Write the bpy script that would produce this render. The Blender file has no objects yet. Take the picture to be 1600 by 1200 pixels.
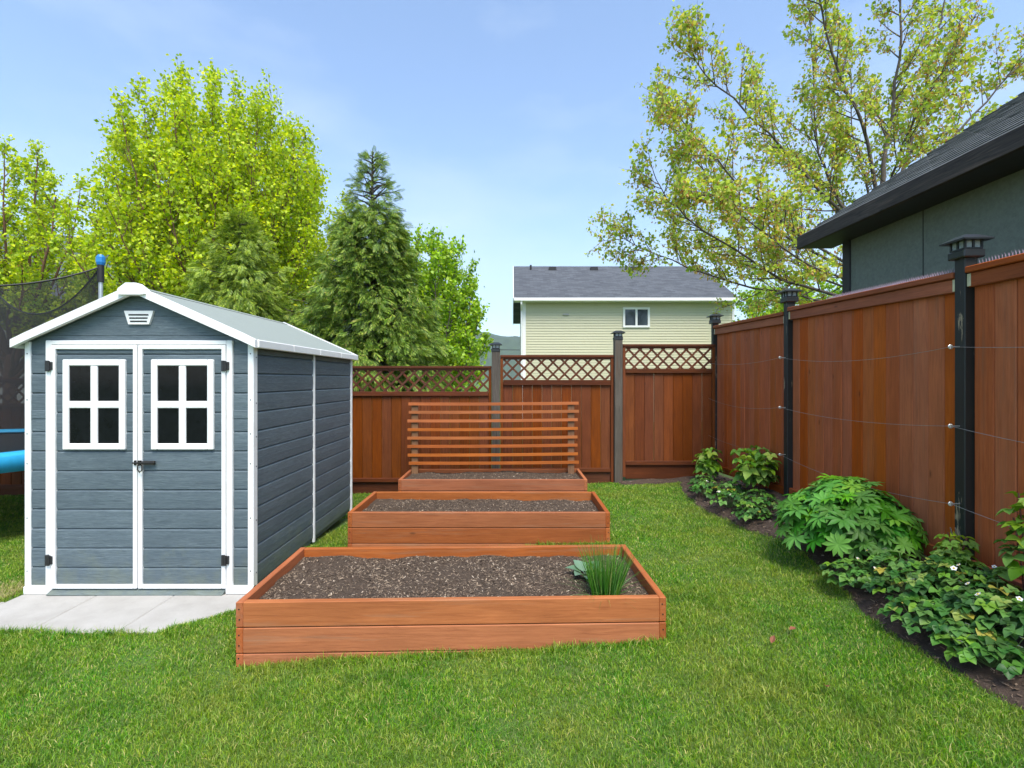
import bpy, math, random
import numpy as np
from mathutils import Vector, Matrix, noise as mnoise

rnd = random.Random(7)
rng = np.random.default_rng(11)
scene = bpy.context.scene
COL = scene.collection
R = math.radians

# ------------------------------------------------------------------ camera
F = 785.0 / 1600.0
cam_d = bpy.data.cameras.new('camera')
cam = bpy.data.objects.new('camera', cam_d)
COL.objects.link(cam)
cam.location = (0, 0, 1.5)
cam.rotation_euler = (R(90), 0, 0)
cam_d.sensor_width = 36.0
cam_d.lens = 36.0 * F
cam_d.shift_y = -7.0 / 1600.0
cam_d.clip_start = 0.05
cam_d.clip_end = 6000
scene.camera = cam

# ------------------------------------------------------------------ sky and sun
SUN = Vector((0.17, -0.56, 1.0)).normalized()
world = bpy.data.worlds.new('World')
scene.world = world
world.use_nodes = True
wn = world.node_tree.nodes
wl = world.node_tree.links
wn.clear()
wo = wn.new('ShaderNodeOutputWorld')
bg = wn.new('ShaderNodeBackground')
sky = wn.new('ShaderNodeTexSky')
sky.sky_type = 'NISHITA'
sky.sun_disc = False
sky.sun_elevation = math.asin(SUN.z)
sky.sun_rotation = math.atan2(SUN.x, SUN.y)
sky.air_density = 1.0
sky.dust_density = 1.0
sky.ozone_density = 1.5
# thin high cloud veil, over the whole sky
tc = wn.new('ShaderNodeTexCoord')
mp = wn.new('ShaderNodeMapping'); mp.inputs['Scale'].default_value = (1.0, 1.0, 2.6)
nz = wn.new('ShaderNodeTexNoise'); nz.inputs['Scale'].default_value = 1.7
nz.inputs['Detail'].default_value = 7; nz.inputs['Roughness'].default_value = 0.55
rmp = wn.new('ShaderNodeValToRGB')
rmp.color_ramp.elements[0].position = 0.50; rmp.color_ramp.elements[0].color = (0.03, 0.03, 0.03, 1)
rmp.color_ramp.elements[1].position = 0.80; rmp.color_ramp.elements[1].color = (0.45, 0.45, 0.45, 1)
mx = wn.new('ShaderNodeMixRGB'); mx.inputs[2].default_value = (3.6, 3.8, 4.1, 1)
wl.new(tc.outputs['Generated'], mp.inputs['Vector'])
wl.new(mp.outputs[0], nz.inputs['Vector'])
wl.new(nz.outputs['Fac'], rmp.inputs[0])
wl.new(rmp.outputs[0], mx.inputs[0])
wl.new(sky.outputs[0], mx.inputs[1])
wb_ = wn.new('ShaderNodeMixRGB'); wb_.blend_type = 'MULTIPLY'; wb_.inputs[0].default_value = 1.0
wb_.inputs[2].default_value = (0.885, 0.955, 1.0, 1)
wl.new(mx.outputs[0], wb_.inputs[1])
wl.new(wb_.outputs[0], bg.inputs['Color'])
bg.inputs['Strength'].default_value = 0.118
wl.new(bg.outputs[0], wo.inputs['Surface'])

sun_d = bpy.data.lights.new('sun', 'SUN')
sun_d.energy = 2.2
sun_d.angle = R(32)
sun_d.color = (1.0, 0.93, 0.82)
sun = bpy.data.objects.new('sun', sun_d)
COL.objects.link(sun)
sun.location = (6, -8, 14)
sun.rotation_euler = SUN.to_track_quat('Z', 'Y').to_euler()

scene.view_settings.view_transform = 'Standard'
scene.view_settings.look = 'None'
scene.view_settings.gamma = 1
scene.view_settings.exposure = 1.45
scene.render.engine = 'CYCLES'
scene.cycles.max_bounces = 8
scene.cycles.transparent_max_bounces = 12

# ------------------------------------------------------------------ helpers
def lerp(a, b, t):
    return a + (b - a) * t


class MB:
    """collects geometry for one mesh object"""
    def __init__(self):
        self.v = []
        self.f = []
        self.mi = []

    def add(self, v, f, mi=0):
        o = len(self.v)
        self.v += [tuple(p) for p in v]
        self.f += [tuple(i + o for i in q) for q in f]
        self.mi += [mi] * len(f)
        return self

    def box(self, x0, x1, y0, y1, z0, z1, b=0.0, mi=0, M=None):
        if b <= 0:
            v = [(x, y, z) for x in (x0, x1) for y in (y0, y1) for z in (z0, z1)]
            f = [(0, 1, 3, 2), (4, 6, 7, 5), (0, 4, 5, 1), (2, 3, 7, 6), (0, 2, 6, 4), (1, 5, 7, 3)]
        else:
            lo = (x0, y0, z0); hi = (x1, y1, z1)
            v = []; idx = {}
            for sx in (0, 1):
                for sy in (0, 1):
                    for sz in (0, 1):
                        s = (sx, sy, sz)
                        for a in range(3):
                            p = []
                            for k in range(3):
                                e = hi[k] if s[k] else lo[k]
                                if k != a:
                                    e += -b if s[k] else b
                                p.append(e)
                            idx[(s, a)] = len(v)
                            v.append(tuple(p))
            f = []
            for a in range(3):
                k1, k2 = [k for k in range(3) if k != a]
                for sa in (0, 1):
                    q = []
                    for (u, w) in ((0, 0), (1, 0), (1, 1), (0, 1)):
                        s = [0, 0, 0]; s[a] = sa; s[k1] = u; s[k2] = w
                        q.append(idx[(tuple(s), a)])
                    f.append(q)
            for a in range(3):                      # edges along axis a
                k1, k2 = [k for k in range(3) if k != a]
                for u in (0, 1):
                    for w in (0, 1):
                        s0 = [0, 0, 0]; s0[k1] = u; s0[k2] = w
                        s1 = list(s0); s1[a] = 1
                        f.append([idx[(tuple(s0), k1)], idx[(tuple(s1), k1)],
                                  idx[(tuple(s1), k2)], idx[(tuple(s0), k2)]])
            for sx in (0, 1):
                for sy in (0, 1):
                    for sz in (0, 1):
                        f.append([idx[((sx, sy, sz), a)] for a in range(3)])
            c = Vector(((x0 + x1) / 2, (y0 + y1) / 2, (z0 + z1) / 2))
            g = []
            for q in f:
                p = [Vector(v[i]) for i in q]
                n = (p[1] - p[0]).cross(p[2] - p[0])
                m = sum(p, Vector()) / len(p)
                g.append(tuple(q) if n.dot(m - c) > 0 else tuple(reversed(q)))
            f = g
        if M is not None:
            v = [tuple(M @ Vector(p)) for p in v]
        return self.add(v, f, mi)

    def tube(self, pts, rads, n=6, mi=0, cap=True):
        pts = [Vector(p) for p in pts]
        if not hasattr(rads, '__len__'):
            rads = [rads] * len(pts)
        v = []; f = []
        ref = None
        for i, p in enumerate(pts):
            a = pts[max(i - 1, 0)]; b = pts[min(i + 1, len(pts) - 1)]
            t = (b - a)
            if t.length < 1e-9:
                t = Vector((0, 0, 1))
            t.normalize()
            if ref is None:
                ref = Vector((1, 0, 0)) if abs(t.x) < 0.8 else Vector((0, 1, 0))
            u = (ref - t * ref.dot(t))
            if u.length < 1e-6:
                u = t.orthogonal()
            u.normalize(); ref = u
            w = t.cross(u)
            for k in range(n):
                an = 2 * math.pi * k / n
                v.append(p + (u * math.cos(an) + w * math.sin(an)) * rads[i])
        for i in range(len(pts) - 1):
            for k in range(n):
                k2 = (k + 1) % n
                f.append((i * n + k, i * n + k2, (i + 1) * n + k2, (i + 1) * n + k))
        if cap:
            f.append(tuple(reversed(range(n))))
            f.append(tuple((len(pts) - 1) * n + k for k in range(n)))
        return self.add(v, f, mi)

    def prism(self, prof, y0, y1, mi=0, plane='xz'):
        """profile in (x,z), extruded along y (or in (y,z) along x, or (x,y) along z)"""
        n = len(prof)
        def P(a, b, d):
            return {'xz': (a, d, b), 'yz': (d, a, b), 'xy': (a, b, d)}[plane]
        v = [P(a, b, y0) for a, b in prof] + [P(a, b, y1) for a, b in prof]
        f = [tuple(range(n)), tuple(reversed(range(n, 2 * n)))]
        for i in range(n):
            j = (i + 1) % n
            f.append((i, i + n, j + n, j))
        return self.add(v, f, mi)

    def mesh(self, name, mats, smooth=False):
        me = bpy.data.meshes.new(name)
        me.from_pydata(self.v, [], self.f)
        mats = mats if isinstance(mats, (list, tuple)) else [mats]
        for m in mats:
            me.materials.append(m)
        if len(mats) > 1:
            me.polygons.foreach_set('material_index', self.mi)
        if smooth:
            me.polygons.foreach_set('use_smooth', [True] * len(me.polygons))
        me.update()
        return me

    def obj(self, name, mats, parent=None, loc=(0, 0, 0), rot=(0, 0, 0), smooth=False):
        return link(name, self.mesh(name, mats, smooth), parent, loc, rot)


def link(name, me, parent=None, loc=(0, 0, 0), rot=(0, 0, 0), scale=None):
    o = bpy.data.objects.new(name, me)
    COL.objects.link(o)
    o.location = loc
    o.rotation_euler = rot
    if scale is not None:
        o.scale = scale
    if parent is not None:
        o.parent = parent
    return o


def tag(o, label=None, cat=None, group=None, kind=None):
    if label: o['label'] = label
    if cat: o['category'] = cat
    if group: o['group'] = group
    if kind: o['kind'] = kind
    return o


def thing(name, label, cat, loc=(0, 0, 0), rotz=0.0, group=None):
    o = bpy.data.objects.new(name, None)
    COL.objects.link(o)
    o.empty_display_size = 0.2
    o.location = loc
    o.rotation_euler = (0, 0, rotz)
    return tag(o, label, cat, group)


def np_mesh(name, V, Fq, mat, smooth=False):
    """V (n,3), Fq (m,k) uniform polygons"""
    me = bpy.data.meshes.new(name)
    V = np.ascontiguousarray(V, dtype=np.float32)
    Fq = np.ascontiguousarray(Fq, dtype=np.int32)
    m, k = Fq.shape
    me.vertices.add(len(V)); me.vertices.foreach_set('co', V.ravel())
    me.loops.add(m * k); me.loops.foreach_set('vertex_index', Fq.ravel())
    me.polygons.add(m)
    me.polygons.foreach_set('loop_start', np.arange(0, m * k, k, dtype=np.int32))
    me.polygons.foreach_set('loop_total', np.full(m, k, dtype=np.int32))
    me.materials.append(mat)
    if smooth:
        me.polygons.foreach_set('use_smooth', np.ones(m, dtype=bool))
    me.update(calc_edges=True)
    return me


def smoothstep(a, b, x):
    t = np.clip((np.asarray(x, dtype=float) - a) / (b - a), 0, 1)
    return t * t * (3 - 2 * t)


def fbm(x, y, s=1.0, o=0.0):
    """cheap smooth pseudo noise for arrays"""
    x = np.asarray(x, dtype=float) * s + o; y = np.asarray(y, dtype=float) * s - o * 1.7
    return (np.sin(1.3 * x + 0.7 * y) + np.sin(-0.8 * x + 1.9 * y + 1.3) + 0.6 * np.sin(2.9 * x + 2.1 * y + 0.4)
            + 0.5 * np.sin(4.1 * x - 3.3 * y + 2.2) + 0.3 * np.sin(7.3 * x + 6.1 * y)) / 3.4


# ------------------------------------------------------------------ materials
class NT:
    def __init__(self, name):
        self.m = bpy.data.materials.new(name)
        self.m.use_nodes = True
        self.t = self.m.node_tree
        self.n = self.t.nodes
        self.l = self.t.links
        self.b = self.n['Principled BSDF']
        self.out = self.n['Material Output']

    def node(self, typ, **kw):
        n = self.n.new(typ)
        for k, v in kw.items():
            if k in n.inputs:
                n.inputs[k].default_value = v
            else:
                setattr(n, k, v)
        return n

    def coords(self, kind='Object', scale=(1, 1, 1), jitter=True):
        tc = self.n.new('ShaderNodeTexCoord')
        mp = self.n.new('ShaderNodeMapping')
        mp.inputs['Scale'].default_value = scale
        src = tc.outputs[kind]
        if jitter:
            oi = self.n.new('ShaderNodeObjectInfo')
            mu = self.n.new('ShaderNodeMath'); mu.operation = 'MULTIPLY'; mu.inputs[1].default_value = 53.0
            self.l.new(oi.outputs['Random'], mu.inputs[0])
            va = self.n.new('ShaderNodeVectorMath'); va.operation = 'ADD'
            self.l.new(src, va.inputs[0]); self.l.new(mu.outputs[0], va.inputs[1])
            src = va.outputs[0]
        self.l.new(src, mp.inputs['Vector'])
        return mp.outputs[0]

    def noise(self, vec, scale, detail=4, rough=0.55, dist=0.0):
        n = self.node('ShaderNodeTexNoise')
        n.inputs['Scale'].default_value = scale
        n.inputs['Detail'].default_value = detail
        n.inputs['Roughness'].default_value = rough
        n.inputs['Distortion'].default_value = dist
        self.l.new(vec, n.inputs['Vector'])
        return n.outputs['Fac']

    def ramp(self, fac, stops):
        r = self.n.new('ShaderNodeValToRGB')
        els = r.color_ramp.elements
        while len(els) < len(stops):
            els.new(0.5)
        for e, (p, c) in zip(els, stops):
            e.position = p
            e.color = (c[0], c[1], c[2], 1) if hasattr(c, '__len__') else (c, c, c, 1)
        self.l.new(fac, r.inputs[0])
        return r.outputs[0]

    def mix(self, fac, a, b, typ='MIX'):
        m = self.n.new('ShaderNodeMixRGB'); m.blend_type = typ
        for i, s in ((0, fac), (1, a), (2, b)):
            if hasattr(s, 'is_linked') or hasattr(s, 'links'):
                self.l.new(s, m.inputs[i])
            elif hasattr(s, '__len__'):
                m.inputs[i].default_value = (s[0], s[1], s[2], 1)
            else:
                m.inputs[i].default_value = s
        return m.outputs[0]

    def hsv(self, col, rand_out, dv=0.3, dh=0.0, ds=0.0):
        h = self.n.new('ShaderNodeHueSaturation')
        def rng_map(lo, hi, k):
            m = self.n.new('ShaderNodeMath'); m.operation = 'MULTIPLY'; m.inputs[1].default_value = k
            fr = self.n.new('ShaderNodeMath'); fr.operation = 'FRACT'
            self.l.new(rand_out, m.inputs[0]); self.l.new(m.outputs[0], fr.inputs[0])
            mr = self.n.new('ShaderNodeMapRange')
            mr.inputs['To Min'].default_value = lo; mr.inputs['To Max'].default_value = hi
            self.l.new(fr.outputs[0], mr.inputs['Value'])
            return mr.outputs[0]
        self.l.new(rng_map(1 - dv, 1 + dv, 1.0), h.inputs['Value'])
        if dh: self.l.new(rng_map(0.5 - dh, 0.5 + dh, 7.13), h.inputs['Hue'])
        if ds: self.l.new(rng_map(1 - ds, 1 + ds, 13.7), h.inputs['Saturation'])
        self.l.new(col, h.inputs['Color'])
        return h.outputs[0]

    def bump(self, height, strength=0.3, dist=0.01):
        b = self.n.new('ShaderNodeBump')
        b.inputs['Strength'].default_value = strength
        b.inputs['Distance'].default_value = dist
        self.l.new(height, b.inputs['Height'])
        self.l.new(b.outputs[0], self.b.inputs['Normal'])

    def color(self, c):
        if hasattr(c, 'links'):
            self.l.new(c, self.b.inputs['Base Color'])
        else:
            self.b.inputs['Base Color'].default_value = (c[0], c[1], c[2], 1)

    def rough(self, r):
        if hasattr(r, 'links'):
            self.l.new(r, self.b.inputs['Roughness'])
        else:
            self.b.inputs['Roughness'].default_value = r


def wood(name, light, mid, dark, axis='z', rough=0.6, dv=0.18, knots=True, grain=1.0, weather=None):
    t = NT(name)
    st = {'x': (0.05, 1, 1), 'y': (1, 0.05, 1), 'z': (1, 1, 0.05)}[axis]
    v = t.coords('Object', st)
    g = t.noise(v, 55 * grain, 6, 0.65, 1.2)
    col = t.ramp(g, [(0.28, dark), (0.5, mid), (0.75, light)])
    v2 = t.coords('Object', {'x': (0.35, 1, 1), 'y': (1, 0.35, 1), 'z': (1, 1, 0.35)}[axis])
    bl = t.noise(v2, 5, 4, 0.6)
    col = t.mix(t.ramp(bl, [(0.35, 0.55), (0.65, 0.0)]), col, [c * 0.62 for c in mid], 'MIX')
    if knots:
        vo = t.node('ShaderNodeTexVoronoi')
        vo.inputs['Scale'].default_value = 3.9
        sk = {'x': (0.5, 1.3, 1.3), 'y': (1.3, 0.5, 1.3), 'z': (1.3, 1.3, 0.5)}[axis]
        t.l.new(t.coords('Object', sk), vo.inputs['Vector'])
        k = t.ramp(vo.outputs['Distance'], [(0.025, 0.75), (0.075, 0.0)])
        col = t.mix(k, col, [c * 0.4 for c in dark])
    if weather:
        w = t.noise(t.coords('Object', st), 16, 5, 0.7)
        col = t.mix(t.ramp(w, [(0.55, 0.0), (0.72, 0.7)]), col, weather)
    oi = t.n.new('ShaderNodeObjectInfo')
    col = t.hsv(col, oi.outputs['Random'], dv, 0.003, 0.07)
    t.color(col)
    t.rough(rough)
    t.b.inputs['Specular IOR Level'].default_value = 0.18
    t.bump(g, 0.3, 0.004)
    return t.m


def plain(name, col, rough=0.5, metal=0.0, var=0.12, nscale=18, bump=0.0, dirt=None, spec=0.5):
    t = NT(name)
    v = t.coords('Object')
    n = t.noise(v, nscale, 5, 0.6)
    c = t.ramp(n, [(0.3, [k * (1 - var) for k in col]), (0.7, [min(k * (1 + var), 1) for k in col])])
    if dirt:
        d = t.noise(v, 4.5, 6, 0.7)
        c = t.mix(t.ramp(d, [(0.55, 0.0), (0.78, 0.55)]), c, dirt)
    t.color(c); t.rough(rough)
    t.b.inputs['Metallic'].default_value = metal
    t.b.inputs['Specular IOR Level'].default_value = spec
    if bump:
        t.bump(n, bump, 0.006)
    return t.m


def leafy(name, stops, trans=0.35, rough=0.5, dv=0.25, dh=0.015, spec=0.3, per='island', patch=None, patch2=None):
    """foliage: colour picked per leaf, some light passes through"""
    t = NT(name)
    if per == 'island':
        g = t.n.new('ShaderNodeNewGeometry'); r = g.outputs['Random Per Island']
    else:
        g = t.n.new('ShaderNodeObjectInfo'); r = g.outputs['Random']
    c = t.ramp(r, stops)
    if patch:
        p = t.noise(t.coords('Object', jitter=False), patch[0], 3, 0.6)
        c = t.mix(t.ramp(p, [(0.38, 0.0), (0.66, patch[2])]), c, patch[1])
    if patch2:
        p = t.noise(t.coords('Object', jitter=False), patch2[0], 4, 0.65)
        c = t.mix(t.ramp(p, [(0.50, 0.0), (0.68, patch2[2])]), c, patch2[1])
    c = t.hsv(c, r, dv, dh, 0.1)
    t.color(c); t.rough(rough)
    t.b.inputs['Specular IOR Level'].default_value = spec
    tr = t.n.new('ShaderNodeBsdfTranslucent')
    c2 = t.mix(1.0, c, (1.0, 0.95, 0.45), 'MULTIPLY')
    t.l.new(c2, tr.inputs['Color'])
    ms = t.n.new('ShaderNodeMixShader'); ms.inputs[0].default_value = trans
    t.l.new(t.b.outputs[0], ms.inputs[1]); t.l.new(tr.outputs[0], ms.inputs[2])
    t.l.new(ms.outputs[0], t.out.inputs['Surface'])
    return t.m


M = {}
M['fence_red'] = wood('fence_red', (0.54, 0.138, 0.038), (0.45, 0.108, 0.029), (0.29, 0.066, 0.019), 'z', dv=0.09, weather=(0.27, 0.105, 0.05))
M['fence_red_x'] = wood('fence_red_x', (0.44, 0.120, 0.040), (0.33, 0.085, 0.027), (0.19, 0.048, 0.016), 'x', dv=0.12)
M['fence_brown'] = wood('fence_brown', (0.225, 0.060, 0.011), (0.165, 0.042, 0.008), (0.085, 0.021, 0.005), 'z', dv=0.14)
M['fence_brown_x'] = wood('fence_brown_x', (0.15, 0.047, 0.017), (0.105, 0.031, 0.012), (0.055, 0.017, 0.008), 'x', dv=0.15)
M['lattice'] = wood('lattice', (0.16, 0.062, 0.030), (0.115, 0.041, 0.020), (0.06, 0.022, 0.012), 'x', dv=0.2, knots=False)
M['post_grey'] = wood('post_grey', (0.17, 0.15, 0.125), (0.11, 0.095, 0.078), (0.055, 0.045, 0.035), 'z', rough=0.85, dv=0.1, weather=(0.13, 0.06, 0.03))
M['cedar'] = wood('cedar', (0.47, 0.160, 0.060), (0.38, 0.120, 0.043), (0.25, 0.072, 0.026), 'x', dv=0.13, weather=(0.30, 0.155, 0.088))
M['cedar_y'] = wood('cedar_y', (0.47, 0.160, 0.062), (0.38, 0.120, 0.045), (0.25, 0.072, 0.027), 'y', dv=0.13, weather=(0.30, 0.155, 0.088))
M['cedar_post'] = wood('cedar_post', (0.30, 0.17, 0.095), (0.23, 0.12, 0.062), (0.14, 0.07, 0.038), 'z', dv=0.1)
M['slat'] = wood('slat', (0.50, 0.172, 0.060), (0.44, 0.142, 0.048), (0.33, 0.10, 0.033), 'x', dv=0.08, knots=False)


def painted_post():
    t = NT('black_painted_post')
    v = t.coords('Object', (1, 1, 0.16))
    n = t.noise(v, 26, 6, 0.7, 0.6)
    n2 = t.noise(t.coords('Object', (1, 1, 0.5)), 3.2, 3, 0.6)
    mu = t.n.new('ShaderNodeMath'); mu.operation = 'ADD'
    t.l.new(n, mu.inputs[0]); t.l.new(n2, mu.inputs[1])
    fac = t.ramp(mu.outputs[0], [(0.0, 0.0), (1.0, 1.0)])
    # ramps clamp at 1, so halve the sum first
    hv = t.n.new('ShaderNodeMath'); hv.operation = 'MULTIPLY'; hv.inputs[1].default_value = 0.5
    t.l.new(mu.outputs[0], hv.inputs[0])
    peel = t.ramp(hv.outputs[0], [(0.575, 0.0), (0.61, 1.0)])
    c = t.mix(peel, (0.012, 0.013, 0.012), (0.36, 0.28, 0.18))
    t.color(c); t.rough(0.55)
    t.bump(n, 0.2, 0.003)
    return t.m


M['post_black'] = painted_post()


def shed_plank():
    t = NT('blue_grey_plank')
    v = t.coords('Object', (0.07, 0.07, 1))
    g = t.noise(v, 95, 6, 0.7, 1.6)
    c = t.ramp(g, [(0.28, (0.054, 0.074, 0.089)), (0.5, (0.104, 0.137, 0.157)), (0.75, (0.170, 0.214, 0.236))])
    b = t.noise(t.coords('Object', (0.5, 0.5, 1)), 4, 4, 0.6)
    c = t.mix(t.ramp(b, [(0.35, 0.35), (0.65, 0.0)]), c, (0.062, 0.088, 0.108))
    # splashed soil and green film near the ground
    ge = t.n.new('ShaderNodeNewGeometry'); sp = t.n.new('ShaderNodeSeparateXYZ')
    t.l.new(ge.outputs['Position'], sp.inputs[0])
    hm = t.n.new('ShaderNodeMapRange'); hm.inputs['From Min'].default_value = -0.1; hm.inputs['From Max'].default_value = 0.42
    hm.inputs['To Min'].default_value = 0.30; hm.inputs['To Max'].default_value = -0.12
    t.l.new(sp.outputs['Z'], hm.inputs['Value'])
    wn_ = t.noise(ge.outputs['Position'], 7.0, 6, 0.75)
    ad = t.n.new('ShaderNodeMath'); ad.operation = 'ADD'
    t.l.new(hm.outputs[0], ad.inputs[0]); t.l.new(wn_, ad.inputs[1])
    c = t.mix(t.ramp(ad.outputs[0], [(0.56, 0.0), (0.85, 0.45)]), c, (0.17, 0.19, 0.12))
    oi = t.n.new('ShaderNodeObjectInfo')
    c = t.hsv(c, oi.outputs['Random'], 0.06)
    t.color(c); t.rough(0.55)
    t.b.inputs['Specular IOR Level'].default_value = 0.35
    t.bump(g, 0.6, 0.005)
    return t.m


M['plank'] = shed_plank()
M['white'] = plain('white_plastic', (0.80, 0.80, 0.79), 0.45, var=0.03, dirt=(0.55, 0.54, 0.50))
M['white_trim'] = plain('white_trim', (0.78, 0.78, 0.76), 0.5, var=0.03)
M['roof_mat'] = plain('grey_green_roof_panel', (0.255, 0.29, 0.265), 0.75, var=0.06, nscale=60, dirt=(0.31, 0.335, 0.31))
M['black_metal'] = plain('black_metal', (0.018, 0.018, 0.019), 0.45, var=0.2)
M['latch_metal'] = plain('dark_latch', (0.05, 0.045, 0.04), 0.4, metal=0.7, var=0.3)
M['zinc'] = plain('zinc', (0.62, 0.62, 0.60), 0.35, metal=0.85, var=0.15)
M['bracket'] = plain('pale_bracket', (0.55, 0.52, 0.33), 0.5, metal=0.2, var=0.15)
M['wire'] = plain('wire', (0.30, 0.29, 0.27), 0.4, metal=0.6)
M['cap_black'] = plain('black_cap', (0.016, 0.018, 0.020), 0.38, var=0.15)
M['cap_glass'] = plain('cap_glass', (0.30, 0.34, 0.34), 0.08, var=0.3, nscale=70)
M['pane'] = plain('dark_pane', (0.006, 0.007, 0.009), 0.08, var=0.3, spec=0.18)
M['dark_void'] = plain('dark_interior', (0.01, 0.01, 0.011), 0.9)
M['net'] = None
M['blue'] = plain('blue_vinyl', (0.03, 0.36, 0.66), 0.4, var=0.08)
M['blue_cap'] = plain('blue_cap', (0.02, 0.20, 0.50), 0.4)
M['galv'] = plain('galvanised_tube', (0.50, 0.52, 0.53), 0.35, metal=0.6, var=0.1)
M['spike'] = plain('mauve_plastic', (0.30, 0.235, 0.29), 0.4, var=0.1)
M['dark_green_wall'] = plain('dark_green_plywood', (0.140, 0.172, 0.142), 0.75, var=0.16, nscale=30, bump=0.15)
M['black_paint'] = plain('black_paint', (0.013, 0.013, 0.014), 0.6, var=0.3)
M['fascia'] = wood('weathered_black_fascia', (0.10, 0.080, 0.066), (0.055, 0.045, 0.039), (0.025, 0.021, 0.019), 'x', rough=0.7, dv=0.05, weather=(0.17, 0.12, 0.085))
M['cream_wall'] = plain('green_siding', (0.53, 0.51, 0.35), 0.6, var=0.03)
M['grey_wall'] = plain('grey_wall', (0.36, 0.36, 0.35), 0.7, var=0.04)
M['bark'] = plain('grey_bark', (0.13, 0.105, 0.085), 0.9, var=0.35, nscale=9, bump=0.5)
M['bark_maple'] = plain('maple_bark', (0.095, 0.075, 0.062), 0.9, var=0.35, nscale=9, bump=0.5)
M['bark_dark'] = plain('dark_bark', (0.065, 0.05, 0.042), 0.9, var=0.3, nscale=12, bump=0.5)
M['bark_red'] = plain('red_brown_bark', (0.15, 0.075, 0.045), 0.9, var=0.3, nscale=12)
M['stem'] = plain('green_stem', (0.10, 0.17, 0.04), 0.6, var=0.2)
M['cane'] = plain('red_cane', (0.15, 0.045, 0.035), 0.6, var=0.2)


def net_mat():
    t = NT('black_mesh_net')
    t.color((0.012, 0.013, 0.014)); t.rough(0.8)
    tr = t.n.new('ShaderNodeBsdfTransparent')
    ms = t.n.new('ShaderNodeMixShader')
    n = t.noise(t.coords('Object', jitter=False), 3.0, 3, 0.6)
    f = t.n.new('ShaderNodeMapRange')
    f.inputs['To Min'].default_value = 0.52; f.inputs['To Max'].default_value = 0.68
    t.l.new(n, f.inputs['Value'])
    t.l.new(f.outputs[0], ms.inputs[0])
    t.l.new(tr.outputs[0], ms.inputs[1]); t.l.new(t.b.outputs[0], ms.inputs[2])
    t.l.new(ms.outputs[0], t.out.inputs['Surface'])
    return t.m


M['net'] = net_mat()


def shingle(name, a, b, scale, stretch=(1, 1, 1)):
    t = NT(name)
    v = t.coords('Object', stretch, jitter=True)
    n = t.noise(v, scale, 5, 0.7)
    n2 = t.noise(v, scale * 9, 2, 0.6)
    c = t.ramp(n, [(0.35, a), (0.65, b)])
    c = t.mix(t.ramp(n2, [(0.4, 0.35), (0.6, 0.0)]), c, [k * 0.5 for k in a])
    oi = t.n.new('ShaderNodeObjectInfo')
    c = t.hsv(c, oi.outputs['Random'], 0.16)
    t.color(c); t.rough(0.85)
    t.bump(n2, 0.4, 0.004)
    return t.m


M['shingle_dark'] = shingle('dark_shingle', (0.060, 0.066, 0.067), (0.115, 0.124, 0.124), 6)


def house_roof():
    t = NT('grey_roof_shingle')
    v = t.coords('Object', (1, 1, 1), jitter=False)
    br = t.n.new('ShaderNodeTexBrick')
    br.inputs['Scale'].default_value = 1.0
    br.inputs['Brick Width'].default_value = 0.33
    br.inputs['Row Height'].default_value = 0.14
    br.inputs['Mortar Size'].default_value = 0.008
    br.inputs['Color1'].default_value = (0.05, 0.055, 0.065, 1)
    br.inputs['Color2'].default_value = (0.10, 0.108, 0.122, 1)
    br.inputs['Mortar'].default_value = (0.05, 0.055, 0.065, 1)
    t.l.new(v, br.inputs['Vector'])
    n = t.noise(v, 1.3, 6, 0.7)
    c = t.mix(t.ramp(n, [(0.35, 0.4), (0.65, 0.0)]), br.outputs['Color'], (0.07, 0.078, 0.09))
    t.color(c); t.rough(0.9)
    return t.m


M['house_roof'] = house_roof()


def ground_mat():
    t = NT('lawn_ground')
    v = t.coords('Object', jitter=False)
    n = t.noise(v, 60, 6, 0.7)
    n2 = t.noise(v, 2.2, 4, 0.6)
    c = t.ramp(n, [(0.3, (0.036, 0.075, 0.010)), (0.55, (0.080, 0.155, 0.020)), (0.75, (0.16, 0.21, 0.05))])
    c = t.mix(t.ramp(n2, [(0.4, 0.0), (0.7, 0.35)]), c, (0.14, 0.14, 0.05))
    t.color(c); t.rough(0.95)
    t.bump(n, 0.6, 0.02)
    return t.m


def soil_mat(name, a, b, c3):
    t = NT(name)
    v = t.coords('Object', jitter=False)
    n = t.noise(v, 30, 8, 0.72)
    n2 = t.noise(v, 170, 4, 0.7)
    c = t.ramp(n, [(0.3, a), (0.6, b), (0.8, c3)])
    c = t.mix(t.ramp(n2, [(0.35, 0.5), (0.6, 0.0)]), c, [k * 0.45 for k in a])
    t.color(c); t.rough(0.95)
    t.bump(n2, 0.8, 0.012)
    return t.m


M['ground'] = ground_mat()
M['soil'] = soil_mat('bed_soil', (0.052, 0.034, 0.021), (0.092, 0.061, 0.039), (0.14, 0.096, 0.064))
M['mulch'] = soil_mat('border_mulch', (0.058, 0.038, 0.026), (0.10, 0.066, 0.046), (0.155, 0.105, 0.075))


def chip_mat(name, stops):
    t = NT(name)
    g = t.n.new('ShaderNodeNewGeometry')
    c = t.ramp(g.outputs['Random Per Island'], stops)
    t.color(c); t.rough(0.9)
    return t.m


M['chips'] = chip_mat('wood_chips', [(0.0, (0.045, 0.03, 0.02)), (0.45, (0.11, 0.076, 0.052)), (0.72, (0.19, 0.135, 0.092)), (0.93, (0.33, 0.25, 0.17)), (1.0, (0.52, 0.43, 0.33))])
M['chips_dark'] = chip_mat('bark_chips', [(0.0, (0.055, 0.036, 0.024)), (0.6, (0.13, 0.088, 0.06)), (0.95, (0.25, 0.18, 0.125)), (1.0, (0.40, 0.31, 0.22))])


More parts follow.
